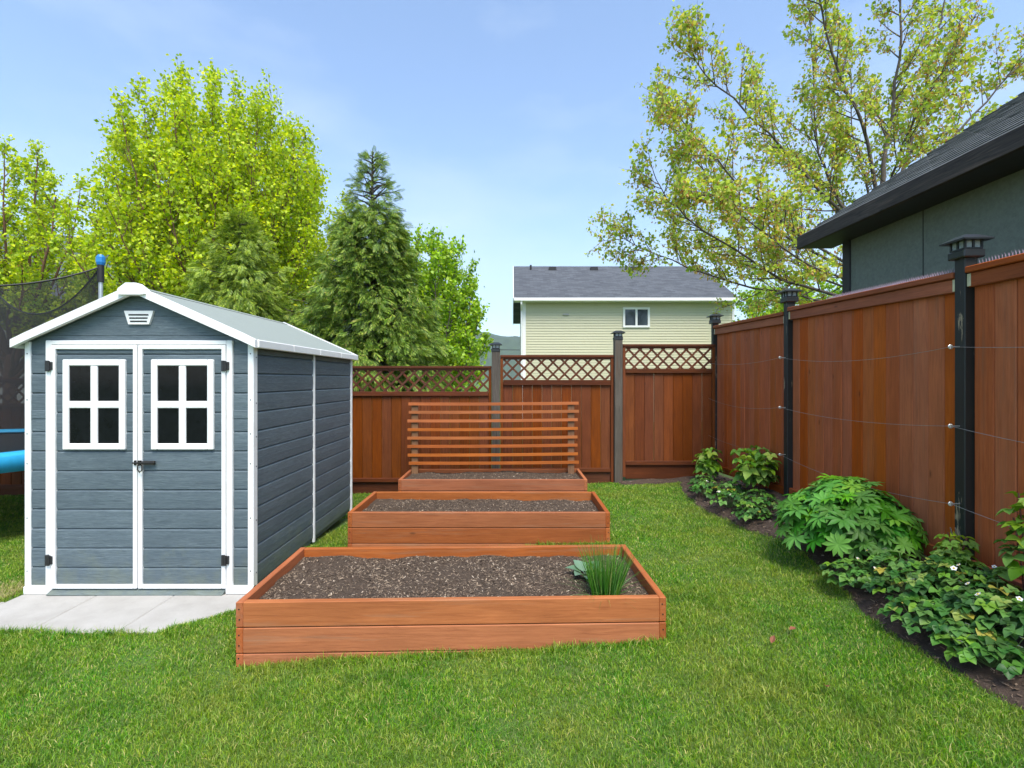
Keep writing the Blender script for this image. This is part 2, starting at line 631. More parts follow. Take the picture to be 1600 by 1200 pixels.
def concrete():
    t = NT('pale_concrete_paver')
    v = t.coords('Object')
    n = t.noise(v, 4, 6, 0.65); n2 = t.noise(v, 120, 3, 0.7)
    c = t.ramp(n, [(0.3, (0.33, 0.315, 0.29)), (0.7, (0.43, 0.415, 0.39))])
    c = t.mix(t.ramp(n2, [(0.3, 0.25), (0.55, 0.0)]), c, (0.30, 0.285, 0.26))
    t.color(c); t.rough(0.85); t.bump(n2, 0.25, 0.003)
    return t.m


M['paver'] = concrete()
M['grass'] = leafy('grass_blades', [(0.0, (0.060, 0.215, 0.010)), (0.45, (0.118, 0.345, 0.016)), (0.74, (0.21, 0.43, 0.026)), (0.90, (0.38, 0.46, 0.075)), (1.0, (0.62, 0.52, 0.24))],
                   trans=0.38, rough=0.5, dv=0.3, patch=(1.3, (0.34, 0.37, 0.060), 0.62), patch2=(4.3, (0.055, 0.20, 0.012), 0.6))
M['leaf_lime'] = leafy('lime_maple_leaf', [(0.0, (0.34, 0.53, 0.012)), (0.5, (0.52, 0.68, 0.018)), (1.0, (0.68, 0.76, 0.04))], trans=0.5)
M['leaf_maple'] = leafy('spring_maple_leaf', [(0.0, (0.32, 0.50, 0.06)), (0.5, (0.48, 0.64, 0.085)), (0.85, (0.60, 0.68, 0.13)), (1.0, (0.60, 0.50, 0.14))], trans=0.52)
M['samara'] = leafy('orange_brown_seed', [(0.0, (0.50, 0.24, 0.06)), (0.5, (0.62, 0.36, 0.10)), (1.0, (0.68, 0.48, 0.17))], trans=0.45)
M['leaf_bright'] = leafy('bright_green_leaf', [(0.0, (0.22, 0.44, 0.02)), (0.5, (0.34, 0.56, 0.03)), (1.0, (0.46, 0.64, 0.05))], trans=0.45)
M['cedar_leaf'] = leafy('cedar_spray', [(0.0, (0.075, 0.16, 0.02)), (0.5, (0.16, 0.28, 0.034)), (0.9, (0.33, 0.44, 0.065)), (1.0, (0.42, 0.38, 0.10))], trans=0.35)
M['cedar_olive'] = leafy('olive_cedar_spray', [(0.0, (0.11, 0.21, 0.02)), (0.5, (0.23, 0.35, 0.035)), (1.0, (0.42, 0.50, 0.07))], trans=0.35)
M['lupin'] = leafy('lupin_leaf', [(0.0, (0.055, 0.20, 0.018)), (0.5, (0.090, 0.28, 0.026)), (1.0, (0.15, 0.36, 0.04))], trans=0.25, per='object', dv=0.18)
M['strawb'] = leafy('strawberry_leaf', [(0.0, (0.042, 0.13, 0.026)), (0.6, (0.078, 0.20, 0.034)), (0.94, (0.15, 0.29, 0.045)), (1.0, (0.34, 0.30, 0.05))], trans=0.2, per='object', dv=0.3, rough=0.42)
M['rasp'] = leafy('raspberry_leaf', [(0.0, (0.11, 0.25, 0.026)), (0.6, (0.18, 0.35, 0.036)), (1.0, (0.30, 0.41, 0.055))], trans=0.3, per='object', dv=0.2)
M['chive'] = leafy('chive_leaf', [(0.0, (0.040, 0.15, 0.018)), (0.6, (0.070, 0.23, 0.026)), (0.9, (0.13, 0.30, 0.045)), (1.0, (0.30, 0.28, 0.10))], trans=0.15, rough=0.4)
M['cabbage'] = leafy('cabbage_leaf', [(0.0, (0.13, 0.25, 0.15)), (1.0, (0.20, 0.33, 0.20))], trans=0.15, per='object')
M['petal'] = plain('white_petal', (0.82, 0.82, 0.78), 0.5, var=0.03)
M['pollen'] = plain('yellow_centre', (0.65, 0.45, 0.04), 0.6)
M['dry_leaf'] = plain('dry_leaf', (0.22, 0.075, 0.035), 0.7, var=0.3)


def hill_mat():
    t = NT('wooded_hillside')
    v = t.coords('Object', jitter=False)
    n = t.noise(v, 0.06, 6, 0.7)
    c = t.ramp(n, [(0.3, (0.018, 0.038, 0.018)), (0.6, (0.04, 0.075, 0.028)), (0.8, (0.075, 0.11, 0.045))])
    t.color(c); t.rough(1.0)
    return t.m


M['hill'] = hill_mat()

# ------------------------------------------------------------------ ground
def g_base(x, y):
    x = np.asarray(x, dtype=float); y = np.asarray(y, dtype=float)
    z = np.interp(x, [-60, -8, -1.5, 0.9, 3.0, 8, 60], [-0.3, -0.16, -0.118, 0.002, 0.125, 0.2, 0.3])
    z = z - 0.016 * np.clip(y - 2.82, 0, 5.2)
    far = smoothstep(8.2, 16, y)
    z = z * (1 - far) + (-0.35) * far
    w = smoothstep(-1.5, -1.9, x) * smoothstep(-9, -7, x) * smoothstep(2.2, 3.0, y) * (1 - smoothstep(4.5, 6, y))
    z = z * (1 - w) + (-0.088) * w
    cr = smoothstep(-0.1, 0.35, (x + 2.16) / 0.22 + (3.36 - y) / 0.22 - 1.0) * smoothstep(3.48, 3.34, y) * smoothstep(-2.3, -2.1, x) * smoothstep(-1.45, -1.75, x) * smoothstep(2.75, 3.15, y)
    z = z + 0.040 * cr
    near = smoothstep(1.0, -20, y)
    return z * (1 - near) - 0.05 * near


def g(x, y):
    """lawn level with the raised border soil by the right-hand fence"""
    x = np.asarray(x, dtype=float); y = np.asarray(y, dtype=float)
    rise = smoothstep(2.1, 2.75, x) * (1 - smoothstep(3.4, 4.6, x)) * (0.13 * (1 - smoothstep(5.6, 7.4, y)) + 0.015)
    return g_base(x, y) + rise + 0.012 * fbm(x, y, 1.9) * (np.abs(x) < 9)


def G(x, y):
    return float(g(x, y))


xs = np.concatenate([[-2500, -1200, -600, -300, -150, -80, -40, -20, -13], np.arange(-10, 6.01, 0.125), [7, 8, 10, 14, 20, 40, 80, 150, 300, 600, 1200, 2500]])
ys = np.concatenate([[-200, -80, -30, -12, -5, -2, 0], np.arange(0.5, 9.01, 0.125), [9.5, 10, 11, 12, 14, 17, 20, 26, 35, 50, 80, 150, 300, 600, 1200, 2500]])
XX, YY = np.meshgrid(xs, ys)
ZZ = g(XX, YY)
V = np.stack([XX.ravel(), YY.ravel(), ZZ.ravel()], 1)
nx, ny = len(xs), len(ys)
ii, jj = np.meshgrid(np.arange(nx - 1), np.arange(ny - 1))
a = (jj * nx + ii).ravel()
ground = link('ground', np_mesh('ground', V, np.stack([a, a + 1, a + nx + 1, a + nx], 1), M['ground'], True))
tag(ground, 'green lawn ground sloping gently down to the left', None, kind='structure')

# mulch border by the fence
EDGE = [(1.0, 2.25), (2.0, 2.19), (2.3, 2.15), (2.75, 2.09), (3.3, 2.20), (3.8, 2.30), (4.3, 2.34), (4.8, 2.20), (5.8, 2.13), (6.5, 2.20), (7.0, 2.32), (7.2, 2.45)]
def edge_x(y):
    y = np.asarray(y, dtype=float)
    e = np.interp(y, [p[0] for p in EDGE], [p[1] for p in EDGE]) + 0.025 * fbm(y, y * 0.3, 5.0)
    return np.where(y > 7.16, 1.55 + 0.9 * (1 - smoothstep(7.16, 7.24, y)), e)


mv = []; mf = []
yy = np.concatenate([np.arange(0.8, 7.1, 0.06), np.arange(7.1, 7.5, 0.02)])
NU = 26
for y in yy:
    e = float(edge_x(y))
    for k in range(NU):
        x = lerp(e, 3.10, k / (NU - 1))
        dz = 0.010 + 0.016 * float(fbm(x, y, 9.0)) * min(k / 3.0, 1) + (0.0 if k else -0.02)
        mv.append((x, y, G(x, y) + dz + 0.006))
for j in range(len(yy) - 1):
    for k in range(NU - 1):
        b0 = j * NU + k
        mf.append((b0, b0 + 1, b0 + NU + 1, b0 + NU))
border = link('garden_border_soil', np_mesh('garden_border_soil', np.array(mv), np.array(mf), M['mulch'], True))
tag(border, 'dark mulched soil border between the lawn and the red fence', None, kind='structure')


def chips_mesh(name, P, L0, L1, mat, up=0.35, wid=0.14):
    """thin slivers lying at P"""
    n = len(P)
    an = rng.uniform(0, 2 * np.pi, n)
    d = np.stack([np.cos(an), np.sin(an), rng.normal(0, up, n)], 1)
    d /= np.linalg.norm(d, axis=1)[:, None]
    s = np.stack([-np.sin(an), np.cos(an), rng.normal(0, 0.4, n)], 1)
    L = rng.uniform(L0, L1, n) * rng.uniform(0.5, 1, n)
    W = L * rng.uniform(wid * 0.6, wid * 1.6, n)
    V = np.empty((n, 4, 3))
    V[:, 0] = P - d * L[:, None] / 2 - s * W[:, None] / 2
    V[:, 1] = P + d * L[:, None] / 2 - s * W[:, None] / 2
    V[:, 2] = P + d * L[:, None] / 2 + s * W[:, None] / 2
    V[:, 3] = P - d * L[:, None] / 2 + s * W[:, None] / 2
    return np_mesh(name, V.reshape(-1, 3), np.arange(n * 4).reshape(n, 4), mat)


n = 9000
cy = rng.uniform(1.6, 7.45, n)
cx = edge_x(cy) + (3.0 - edge_x(cy)) * rng.uniform(0.02, 1, n)
cz = g(cx, cy) + 0.024 + 0.014 * fbm(cx, cy, 9.0)
tag(link('bark_mulch', chips_mesh('bark_mulch', np.stack([cx, cy, cz], 1), 0.010, 0.040, M['chips_dark'], wid=0.2)),
    'loose bark chips strewn over the border soil', None, kind='stuff')

# ------------------------------------------------------------------ wooded hill far behind
hx = np.linspace(-1700, 1500, 260)
hy = np.linspace(700, 1500, 60)
HX, HY = np.meshgrid(hx, hy)
ridge = np.interp(HX, [-1700, -1000, -800, -500, -200, -20, 60, 300, 800, 1500], [330, 300, 262, 190, 120, 86, 82, 84, 70, 60])
prof = smoothstep(700, 950, HY)
HZ = -3 + ridge * prof + prof * (6.0 * fbm(HX, HY, 0.012) + rng.normal(0, 2.2, HX.shape))
V = np.stack([HX.ravel(), HY.ravel(), HZ.ravel()], 1)
nx, ny = len(hx), len(hy)
ii, jj = np.meshgrid(np.arange(nx - 1), np.arange(ny - 1))
a = (jj * nx + ii).ravel()
tag(link('hill', np_mesh('hill', V, np.stack([a, a + 1, a + nx + 1, a + nx], 1), M['hill'], False)),
    'wooded hillside far behind the houses', None, kind='structure')

# ------------------------------------------------------------------ pavers in front of the shed
patio = tag(bpy.data.objects.new('patio', None), 'pale concrete slabs in front of the grey shed', None, kind='structure')
COL.objects.link(patio); patio.location = (-2.75, 3.4, -0.07)
pm = {}
for (px0, px1) in ((-4.72, -4.155), (-4.15, -3.59), (-3.585, -3.025), (-3.02, -2.46), (-2.455, -1.895)):
    for (py0, py1) in ((3.13, 3.675), (3.68, 4.24)):
        if px1 < -3.58:
            if py0 > 3.5: continue
            py1 = 3.56
        key = (round(px1 - px0, 3), round(py1 - py0, 3))
        if key not in pm:
            w, d = (px1 - px0) / 2, (py1 - py0) / 2
            pm[key] = MB().box(-w, w, -d, d, -0.05, 0, 0.006).mesh('paver', M['paver'])
        link('paver', pm[key], patio, ((px0 + px1) / 2 + 2.75, (py0 + py1) / 2 - 3.4, rnd.uniform(-0.004, 0.002)),
             (rnd.uniform(-0.004, 0.004), rnd.uniform(-0.004, 0.004), 0))

# ------------------------------------------------------------------ storage shed
SH = thing('garden_shed', 'blue grey plastic garden shed with white trim and double doors', 'shed', (-2.747, 3.71, -0.07))
S = 3.71 / 785.0
def sx(px): return (px - 800) * S + 2.747
def sz(py): return 1.57 + (593 - py) * S

HW = 0.832; DEP = 2.26; WALL_H = 1.855; APEX = 2.215
PL0 = 0.0435; PLH = 0.1427
plank_cache = {}
def plank(parent, w, h, loc, rz=0.0, t=0.022, local=False):
    key = (round(w, 3), round(h, 3))
    if key not in plank_cache:
        # moulded board: rounded top edge, tucked under the board above
        pr = [(0.010, 0.0), (0.0, 0.006), (-0.002, h * 0.5), (0.0, h - 0.014), (0.006, h - 0.004), (0.012, h), (t, h), (t, 0.0)]
        plank_cache[key] = MB().prism(pr, -w / 2, w / 2, plane='yz').mesh('plank', M['plank'], False)
    return link('plank', plank_cache[key], parent, loc, (0, 0, rz))


def part_empty(name, parent, loc=(0, 0, 0)):
    o = bpy.data.objects.new(name, None); COL.objects.link(o); o.parent = parent; o.location = loc
    o.empty_display_size = 0.1
    return o


# inner dark core (walls behind boards)
core = MB()
core.prism([(-HW + 0.02, 0.0), (HW - 0.02, 0.0), (HW - 0.02, WALL_H - 0.02), (0, APEX - 0.05), (-HW + 0.02, WALL_H - 0.02)], 0.024, DEP - 0.01)
core.obj('inner_wall', M['plank'], SH)
# front wall strips left and right of the doors
for (x0, x1) in ((-0.80, -0.679), (0.690, 0.803)):
    for k in range(13):
        z0 = PL0 + PLH * k
        h = min(PLH, 1.85 - z0)
        if h < 0.03: continue
        plank(SH, x1 - x0, h, ((x0 + x1) / 2, 0.0, z0))
# darker joint bands seen on the strips
for (x0, x1) in ((-0.80, -0.679), (0.690, 0.803)):
    MB().box(x0 + 0.001, x1 - 0.001, -0.006, 0.02, sz(654), sz(641), 0.003).obj('joint_band', M['plank'], SH)
# gable boards, cut to the roof line
def gable_x(z):
    return min((APEX + 0.035 - 0.040 - z) / (APEX + 0.035 - 1.845) * (HW + 0.075), 0.80)
zk = APEX + 0.035 - 0.040 - 0.80 * (APEX + 0.035 - 1.845) / (HW + 0.075)
for (z0, z1) in ((1.7535, 1.893), (1.8955, 2.036), (2.0385, 2.195)):
    zs_ = [z0] + ([zk] if z0 < zk < z1 else []) + [z1]
    pr = [(gable_x(z), z) for z in zs_] + [(-gable_x(z), z) for z in reversed(zs_)]
    lower = [(gable_x(z0), z0), (gable_x(z0 + 0.006), z0 + 0.006), (-gable_x(z0 + 0.006), z0 + 0.006), (-gable_x(z0), z0)]
    MB().prism(pr, 0.002, 0.022).obj('plank', M['plank'], SH)
    MB().prism([(p, q - 0.0015) for p, q in lower], 0.010, 0.02).obj('joint_band', M['dark_void'], SH)
# side walls
for s in (-1, 1):
    for (y0, y1) in ((0.05, 1.125), (1.155, DEP - 0.02)):
        for k in range(13):
            z0 = PL0 + PLH * k
            h = min(PLH, 1.83 - z0)
            if h < 0.03: continue
            plank(SH, y1 - y0, h, (s * HW, (y0 + y1) / 2, z0), s * math.pi / 2)
    MB().box(s * HW - 0.012, s * HW + 0.012, 1.125, 1.155, 0.0, 1.84, 0.004).obj('trim_strip', M['white'], SH)
    MB().box(s * HW - 0.014, s * HW + 0.014, DEP - 0.02, DEP + 0.02, 0.0, 1.84, 0.005).obj('corner_post', M['white'], SH)
    cp = MB()
    cp.box(s * HW - 0.032 if s > 0 else s * HW - 0.012, s * HW + 0.012 if s > 0 else s * HW + 0.032, -0.012, 0.05, 0.0, 1.85, 0.005)
    cpo = cp.obj('corner_post', M['white'], SH)
    for zz in (0.16, 0.55, 0.95, 1.17, 1.42, 1.76):
        MB().box(s * HW * 0.988 - 0.004, s * HW * 0.988 + 0.004, -0.014, -0.011, zz - 0.004, zz + 0.004, 0.001).obj('screw', M['black_metal'], cpo)
        if s > 0:
            MB().box(s * HW + 0.011, s * HW + 0.0145, 0.025, 0.033, zz - 0.03, zz - 0.022, 0.001).obj('screw', M['black_metal'], cpo)
# back wall
for k in range(13):
    z0 = PL0 + PLH * k
    plank(SH, 2 * HW - 0.05, min(PLH, 1.83 - z0), (0, DEP, z0), math.pi) if 1.83 - z0 > 0.03 else None
# base plinth
MB().box(-HW - 0.006, -0.645, -0.03, 0.03, -0.005, 0.052, 0.006).obj('base_trim', M['white'], SH)
MB().box(0.645, HW + 0.012, -0.03, 0.03, -0.005, 0.052, 0.006).obj('base_trim', M['white'], SH)
MB().prism([(-0.06, 0.004), (0.0, 0.032), (0.0, 0.0), (-0.06, 0.0)], -0.64, 0.64, plane='yz').obj('threshold', M['plank'], SH)
# door frame
fr = MB()
fr.box(-0.681, -0.636, -0.022, 0.02, 0.0, 1.858, 0.005)
fr.box(0.648, 0.692, -0.022, 0.02, 0.0, 1.858, 0.005)
fr.box(-0.636, 0.648, -0.021, 0.02, 1.826, 1.857, 0.004)
fr.obj('door_frame', M['white'], SH)


def door(x0, x1, wx0, wx1, hinge_left, lab):
    d = part_empty('door', SH)
    d['label'] = lab
    z0, z1 = 0.035, 1.822
    f = MB()
    f.box(x0, x0 + 0.030, -0.030, 0.012, z0, z1, 0.005)
    f.box(x1 - 0.030, x1, -0.030, 0.012, z0, z1, 0.005)
    f.box(x0 + 0.030, x1 - 0.030, -0.029, 0.012, z0, z0 + 0.030, 0.004)
    f.box(x0 + 0.030, x1 - 0.030, -0.029, 0.012, z1 - 0.030, z1, 0.004)
    f.obj('frame', M['white'], d)
    a, b = x0 + 0.030, x1 - 0.030
    for k in range(13):
        p0 = PL0 + PLH * k
        p1 = min(p0 + PLH, z1 - 0.028)
        if p0 < z0 + 0.03: p0 = z0 + 0.028
        if p1 - p0 < 0.02: continue
        plank(d, b - a, p1 - p0, ((a + b) / 2, -0.014, p0))
    wz0, wz1 = 1.055, 1.7165
    w = part_empty('window', SH)
    fw = 0.046
    MB().box(wx0, wx0 + fw, -0.034, -0.004, wz0, wz1, 0.006).obj('frame', M['white'], w)
    MB().box(wx1 - fw, wx1, -0.034, -0.004, wz0, wz1, 0.006).obj('frame', M['white'], w)
    MB().box(wx0 + fw, wx1 - fw, -0.033, -0.004, wz0, wz0 + fw, 0.006).obj('frame', M['white'], w)
    MB().box(wx0 + fw, wx1 - fw, -0.033, -0.004, wz1 - fw, wz1, 0.006).obj('frame', M['white'], w)
    cxm = (wx0 + wx1) / 2; czm = (wz0 + wz1) / 2
    MB().box(cxm - 0.026, cxm + 0.026, -0.031, -0.004, wz0 + fw, wz1 - fw, 0.005).obj('mullion', M['white'], w)
    MB().box(wx0 + fw, cxm - 0.026, -0.030, -0.004, czm - 0.026, czm + 0.026, 0.005).obj('mullion', M['white'], w)
    MB().box(cxm + 0.026, wx1 - fw, -0.030, -0.004, czm - 0.026, czm + 0.026, 0.005).obj('mullion', M['white'], w)
    for (p, q) in ((wx0 + fw, cxm - 0.026), (cxm + 0.026, wx1 - fw)):
        for (r, s) in ((wz0 + fw, czm - 0.026), (czm + 0.026, wz1 - fw)):
            MB().box(p, q, -0.0195, -0.016, r, s).obj('pane', M['pane'], w)
    hx = x0 - 0.006 if hinge_left else x1 + 0.006
    for zc in (sz(572), sz(873)):
        h = MB()
        h.box(hx - 0.022, hx + 0.022, -0.038, -0.020, zc - 0.030, zc + 0.030, 0.003)
        h.box(hx - 0.030, hx - 0.008, -0.041, -0.022, zc - 0.040, zc + 0.040, 0.003)
        h.tube([(hx + 0.002, -0.040, zc - 0.036), (hx + 0.002, -0.040, zc + 0.036)], 0.007, 8)
        h.obj('hinge', M['black_metal'], d)
    return d


dl = door(-0.633, -0.004, sx(103), sx(200), True, 'left door with a four pane window')
dr = door(0.004, 0.645, sx(240), sx(337), False, 'right door with a four pane window and latch')
lt = MB()
zl = sz(722)
lt.box(-0.018, -0.004, -0.040, -0.026, zl - 0.018, zl + 0.018, 0.002)
lt.box(0.014, 0.034, -0.046, -0.028, zl - 0.020, zl + 0.018, 0.002)
lt.tube([(-0.022, -0.044, zl), (0.14, -0.044, zl + 0.002)], 0.006, 8)
lt.box(0.045, 0.135, -0.046, -0.026, zl - 0.013, zl + 0.014, 0.003)
lt.obj('latch', M['latch_metal'], dr)
pk = MB()
pk.tube([(0.022, -0.050, zl - 0.010), (0.020, -0.052, zl - 0.045), (0.035, -0.052, zl - 0.066), (0.052, -0.052, zl - 0.050), (0.05, -0.05, zl - 0.012)], 0.005, 6)
pk.obj('padlock_ring', M['latch_metal'], dr)
# gable vent
vt = MB()
vw0, vw1, vz0, vz1 = 0.108, 0.076, sz(486), sz(507)
vx = sx(219)
vt.prism([(vx - vw1, vz1), (vx + vw1, vz1), (vx + vw0, vz0), (vx - vw0, vz0)], -0.016, 0.004)
vo_ = vt.obj('vent', M['white'], SH)
for k in range(3):
    zz = lerp(vz0, vz1, 0.30 + 0.24 * k); ww = lerp(vw0, vw1, 0.30 + 0.24 * k) * 0.74
    MB().box(vx - ww, vx + ww, -0.0185, -0.014, zz - 0.005, zz + 0.005).obj('slot', M['dark_void'], vo_)
# roof
EV = 1.852; OV = HW + 0.052; AP = APEX + 0.035
YF, YB = -0.075, DEP + 0.07
roof = part_empty('roof', SH)
for s in (-1, 1):
    prof = [(0.0, AP), (s * (OV - 0.10), lerp(AP, EV, (OV - 0.10) / OV) + 0.004), (s * OV, EV), (s * OV, EV - 0.028), (s * (OV - 0.10), lerp(AP, EV, (OV - 0.10) / OV) - 0.024), (0.0, AP - 0.03)]
    MB().prism(prof, YF + 0.035, YB).obj('roof_panel', M['roof_mat'], roof)
    # white barge board along the front and back gables
    for (ya, yb) in ((YF, YF + 0.034), (YB + 0.001, YB + 0.03)):
        pr = [(0.0, AP + 0.012), (s * (OV - 0.10), lerp(AP, EV, (OV - 0.10) / OV) + 0.014), (s * (OV + 0.004), EV + 0.008), (s * (OV + 0.004), EV - 0.050),
              (s * (OV - 0.10), lerp(AP, EV, (OV - 0.10) / OV) - 0.046), (0.0, AP - 0.052)]
        MB().prism(pr, ya, yb).obj('barge_board', M['white'], roof)
    # eave trim in lengths
    for k in range(4):
        y0 = lerp(YF + 0.035, YB, k / 4) + (0.0015 if k else 0.001); y1 = lerp(YF + 0.035, YB, (k + 1) / 4) - 0.0015
        x0, x1 = sorted((s * (OV - 0.006), s * (OV + 0.014)))
        MB().box(x0, x1, y0, y1, EV - 0.052, EV + 0.010, 0.006).obj('eave_trim', M['white'], roof)
rc = MB()
rc.prism([(-0.100, AP - 0.062), (-0.075, AP - 0.068), (0.075, AP - 0.068), (0.100, AP - 0.062), (0.090, AP - 0.024), (0.035, AP + 0.018), (-0.035, AP + 0.018), (-0.090, AP - 0.024)], YF - 0.022, YF + 0.05)
rc.obj('ridge_end', M['white'], roof)
MB().prism([(-0.05, AP - 0.018), (0, AP + 0.004), (0.05, AP - 0.018), (0, AP - 0.028)], YF + 0.052, YB - 0.004).obj('ridge_cap', M['roof_mat'], roof)

# ------------------------------------------------------------------ raised beds
def soil_mesh(name, x0, x1, y0, y1, zs, amp, nx=70, ny=30, seed=0.0):
    X, Y = np.meshgrid(np.linspace(x0, x1, nx), np.linspace(y0, y1, ny))
    Z = zs + amp * fbm(X, Y, 3.1, seed) + amp * 0.5 * fbm(X, Y, 8.0, seed + 2) + rng.normal(0, amp * 0.13, X.shape)
    V = np.stack([X.ravel(), Y.ravel(), Z.ravel()], 1)
    ii, jj = np.meshgrid(np.arange(nx - 1), np.arange(ny - 1))
    a = (jj * nx + ii).ravel()
    return np_mesh(name, V, np.stack([a, a + 1, a + nx + 1, a + nx], 1), M['soil'], True)


def soil_z(X, Y, zs, amp, seed):
    return zs + amp * fbm(X, Y, 3.1, seed) + amp * 0.5 * fbm(X, Y, 8.0, seed + 2)


screw_me = MB().tube([(0, 0.002, 0), (0, -0.001, 0)], 0.0045, 8).mesh('screw', M['latch_metal'])


def raised_bed(label, loc, rotz, W, D, top, bottom, soil_drop, nchip, seed, brd=0.146):
    """loc: front left corner; top/bottom are world heights"""
    t = thing('raised_garden_bed', label, 'garden bed', (loc[0], loc[1], bottom), rotz, 'raised beds in a row')
    H = top - bottom
    T = 0.040
    k = 0
    z1 = H
    while z1 > 0.005:
        z0 = max(z1 - brd, 0.0)
        hh = z1 - z0
        if hh < 0.012: break
        gp = 0.005
        me_f = MB().box(-(W - 2 * T) / 2, (W - 2 * T) / 2, -T / 2, T / 2, 0, hh - gp, 0.004).mesh('board', M['cedar'])
        me_s = MB().box(-T / 2, T / 2, -D / 2, D / 2, 0, hh - gp, 0.004).mesh('board', M['cedar_y'])
        for yy in (T / 2, D - T / 2):
            link('board', me_f, t, (W / 2, yy + rnd.uniform(-0.001, 0.001), z0), (0, 0, rnd.uniform(-0.0006, 0.0006)))
        for xx in (T / 2, W - T / 2):
            link('board', me_s, t, (xx, D / 2, z0 + 0.0005), (0, 0, rnd.uniform(-0.0008, 0.0008)))
        if hh > 0.06:
            for xx in (T / 2, W - T / 2):
                for q in (0.3, 0.7):
                    link('screw', screw_me, t, (xx + rnd.uniform(-0.004, 0.004), -0.0005, z0 + hh * q))
            for yy in (T / 2, D - T / 2):
                for q in (0.3, 0.7):
                    link('screw', screw_me, t, (W + 0.0005, yy, z0 + hh * q), (0, 0, R(90)))
        z1 = z0
        k += 1
    sm = soil_mesh('soil', T, W - T, T, D - T, H - soil_drop, 0.019, seed=seed)
    so = link('soil', sm, t)
    so['label'] = 'dark crumbly soil covered with straw coloured chips'
    cx = rng.uniform(T + 0.01, W - T - 0.01, nchip); cy = rng.uniform(T + 0.01, D - T - 0.01, nchip)
    kp = fbm(cx, cy, 5.5, seed + 3) + rng.normal(0, 0.45, nchip) > -0.35
    cx, cy = cx[kp], cy[kp]
    cz = soil_z(cx, cy, H - soil_drop, 0.019, seed) + 0.004
    c = link('wood_chips', chips_mesh('wood_chips', np.stack([cx, cy, cz], 1), 0.005, 0.029, M['chips'], up=0.35, wid=0.17), t)
    c['kind'] = 'stuff'
    return t


B1 = raised_bed('nearest cedar raised bed holding a clump of chives', (-1.552, 2.82), R(1.6), 2.44, 0.93, 0.2535, -0.13, 0.072, 28000, 1.0)
B2 = raised_bed('middle cedar raised bed with bare soil and no plants', (-1.529, 4.67), R(-0.1), 2.44, 0.88, 0.269, -0.15, 0.085, 14000, 4.0)
B3 = raised_bed('farthest cedar raised bed with a slatted trellis standing in it', (-1.467, 6.47), R(0.2), 2.44, 0.80, 0.214, -0.15, 0.05, 7000, 8.0)

# trellis in the far bed
TR = thing('slatted_trellis', 'horizontal orange cedar slats on two posts in the farthest bed', 'trellis', (-0.265, 7.12, 0.05), R(0.25))
pm_ = MB().box(-0.045, 0.045, -0.019, 0.019, 0, 1.115, 0.003).mesh('post', M['cedar_post'])
for xx in (-1.115, 1.105):
    link('post', pm_, TR, (xx, 0.03, 0))
sl = MB()
NSG = 8
sv = []
for i in range(NSG + 1):
    u = i / NSG
    x = lerp(-1.205, 1.205, u)
    dz = -0.006 * math.sin(u * math.pi)
    sv.append((x, dz))
for i in range(NSG):
    (xa, za), (xb, zb) = sv[i], sv[i + 1]
    v = [(xa, -0.010, za - 0.020), (xa, 0.010, za - 0.020), (xa, 0.010, za + 0.020), (xa, -0.010, za + 0.020),
         (xb, -0.010, zb - 0.020), (xb, 0.010, zb - 0.020), (xb, 0.010, zb + 0.020), (xb, -0.010, zb + 0.020)]
    f = [(0, 4, 5, 1), (1, 5, 6, 2), (2, 6, 7, 3), (3, 7, 4, 0)]
    if i == 0: f.append((0, 1, 2, 3))
    if i == NSG - 1: f.append((7, 6, 5, 4))
    sl.add(v, f)
slm = sl.mesh('slat', M['slat'])
for k in range(8):
    link('slat', slm, TR, (rnd.uniform(-0.012, 0.012), 0.0, 1.112 - 0.1205 * k + rnd.uniform(-0.003, 0.003)),
         (rnd.uniform(-0.05, 0.05), -0.0055 + rnd.uniform(-0.002, 0.002), 0))

# ------------------------------------------------------------------ fences
def clip_poly(poly, x0, x1, z0, z1):
    def clip(p, inside, inter):
        out = []
        for i in range(len(p)):
            a, b = p[i - 1], p[i]
            if inside(b):
                if not inside(a): out.append(inter(a, b))
                out.append(b)
            elif inside(a):
                out.append(inter(a, b))
        return out
    def ix(xc):
        return lambda a, b: (xc, a[1] + (b[1] - a[1]) * (xc - a[0]) / (b[0] - a[0]))
    def iz(zc):
        return lambda a, b: (a[0] + (b[0] - a[0]) * (zc - a[1]) / (b[1] - a[1]), zc)
    for ins, it in ((lambda p: p[0] >= x0, ix(x0)), (lambda p: p[0] <= x1, ix(x1)), (lambda p: p[1] >= z0, iz(z0)), (lambda p: p[1] <= z1, iz(z1))):
        if poly: poly = clip(poly, ins, it)
    return poly


def lattice(parent, x0, x1, z0, z1, y, pitch=0.172, w=0.030):
    h = z1 - z0
    for dirn, yy in ((1, y - 0.009), (-1, y)):
        c = x0 - h if dirn > 0 else x0
        c += rnd.uniform(0, 0.05)
        while c < (x1 if dirn > 0 else x1 + h):
            e = w * 0.7071
            if dirn > 0:
                q = [(c - e, z0 - .05 - .0), (c + e, z0 - .05), (c + e + h + .1, z1 + .05), (c - e + h + .1, z1 + .05)]
            else:
                q = [(c - e, z0 - .05), (c + e, z0 - .05), (c + e - h - .1, z1 + .05), (c - e - h - .1, z1 + .05)]
            q = clip_poly(q, x0, x1, z0, z1)
            if len(q) >= 3:
                MB().prism(q, yy, yy + 0.0085).obj('lattice_strip', M['lattice'], parent)
            c += pitch


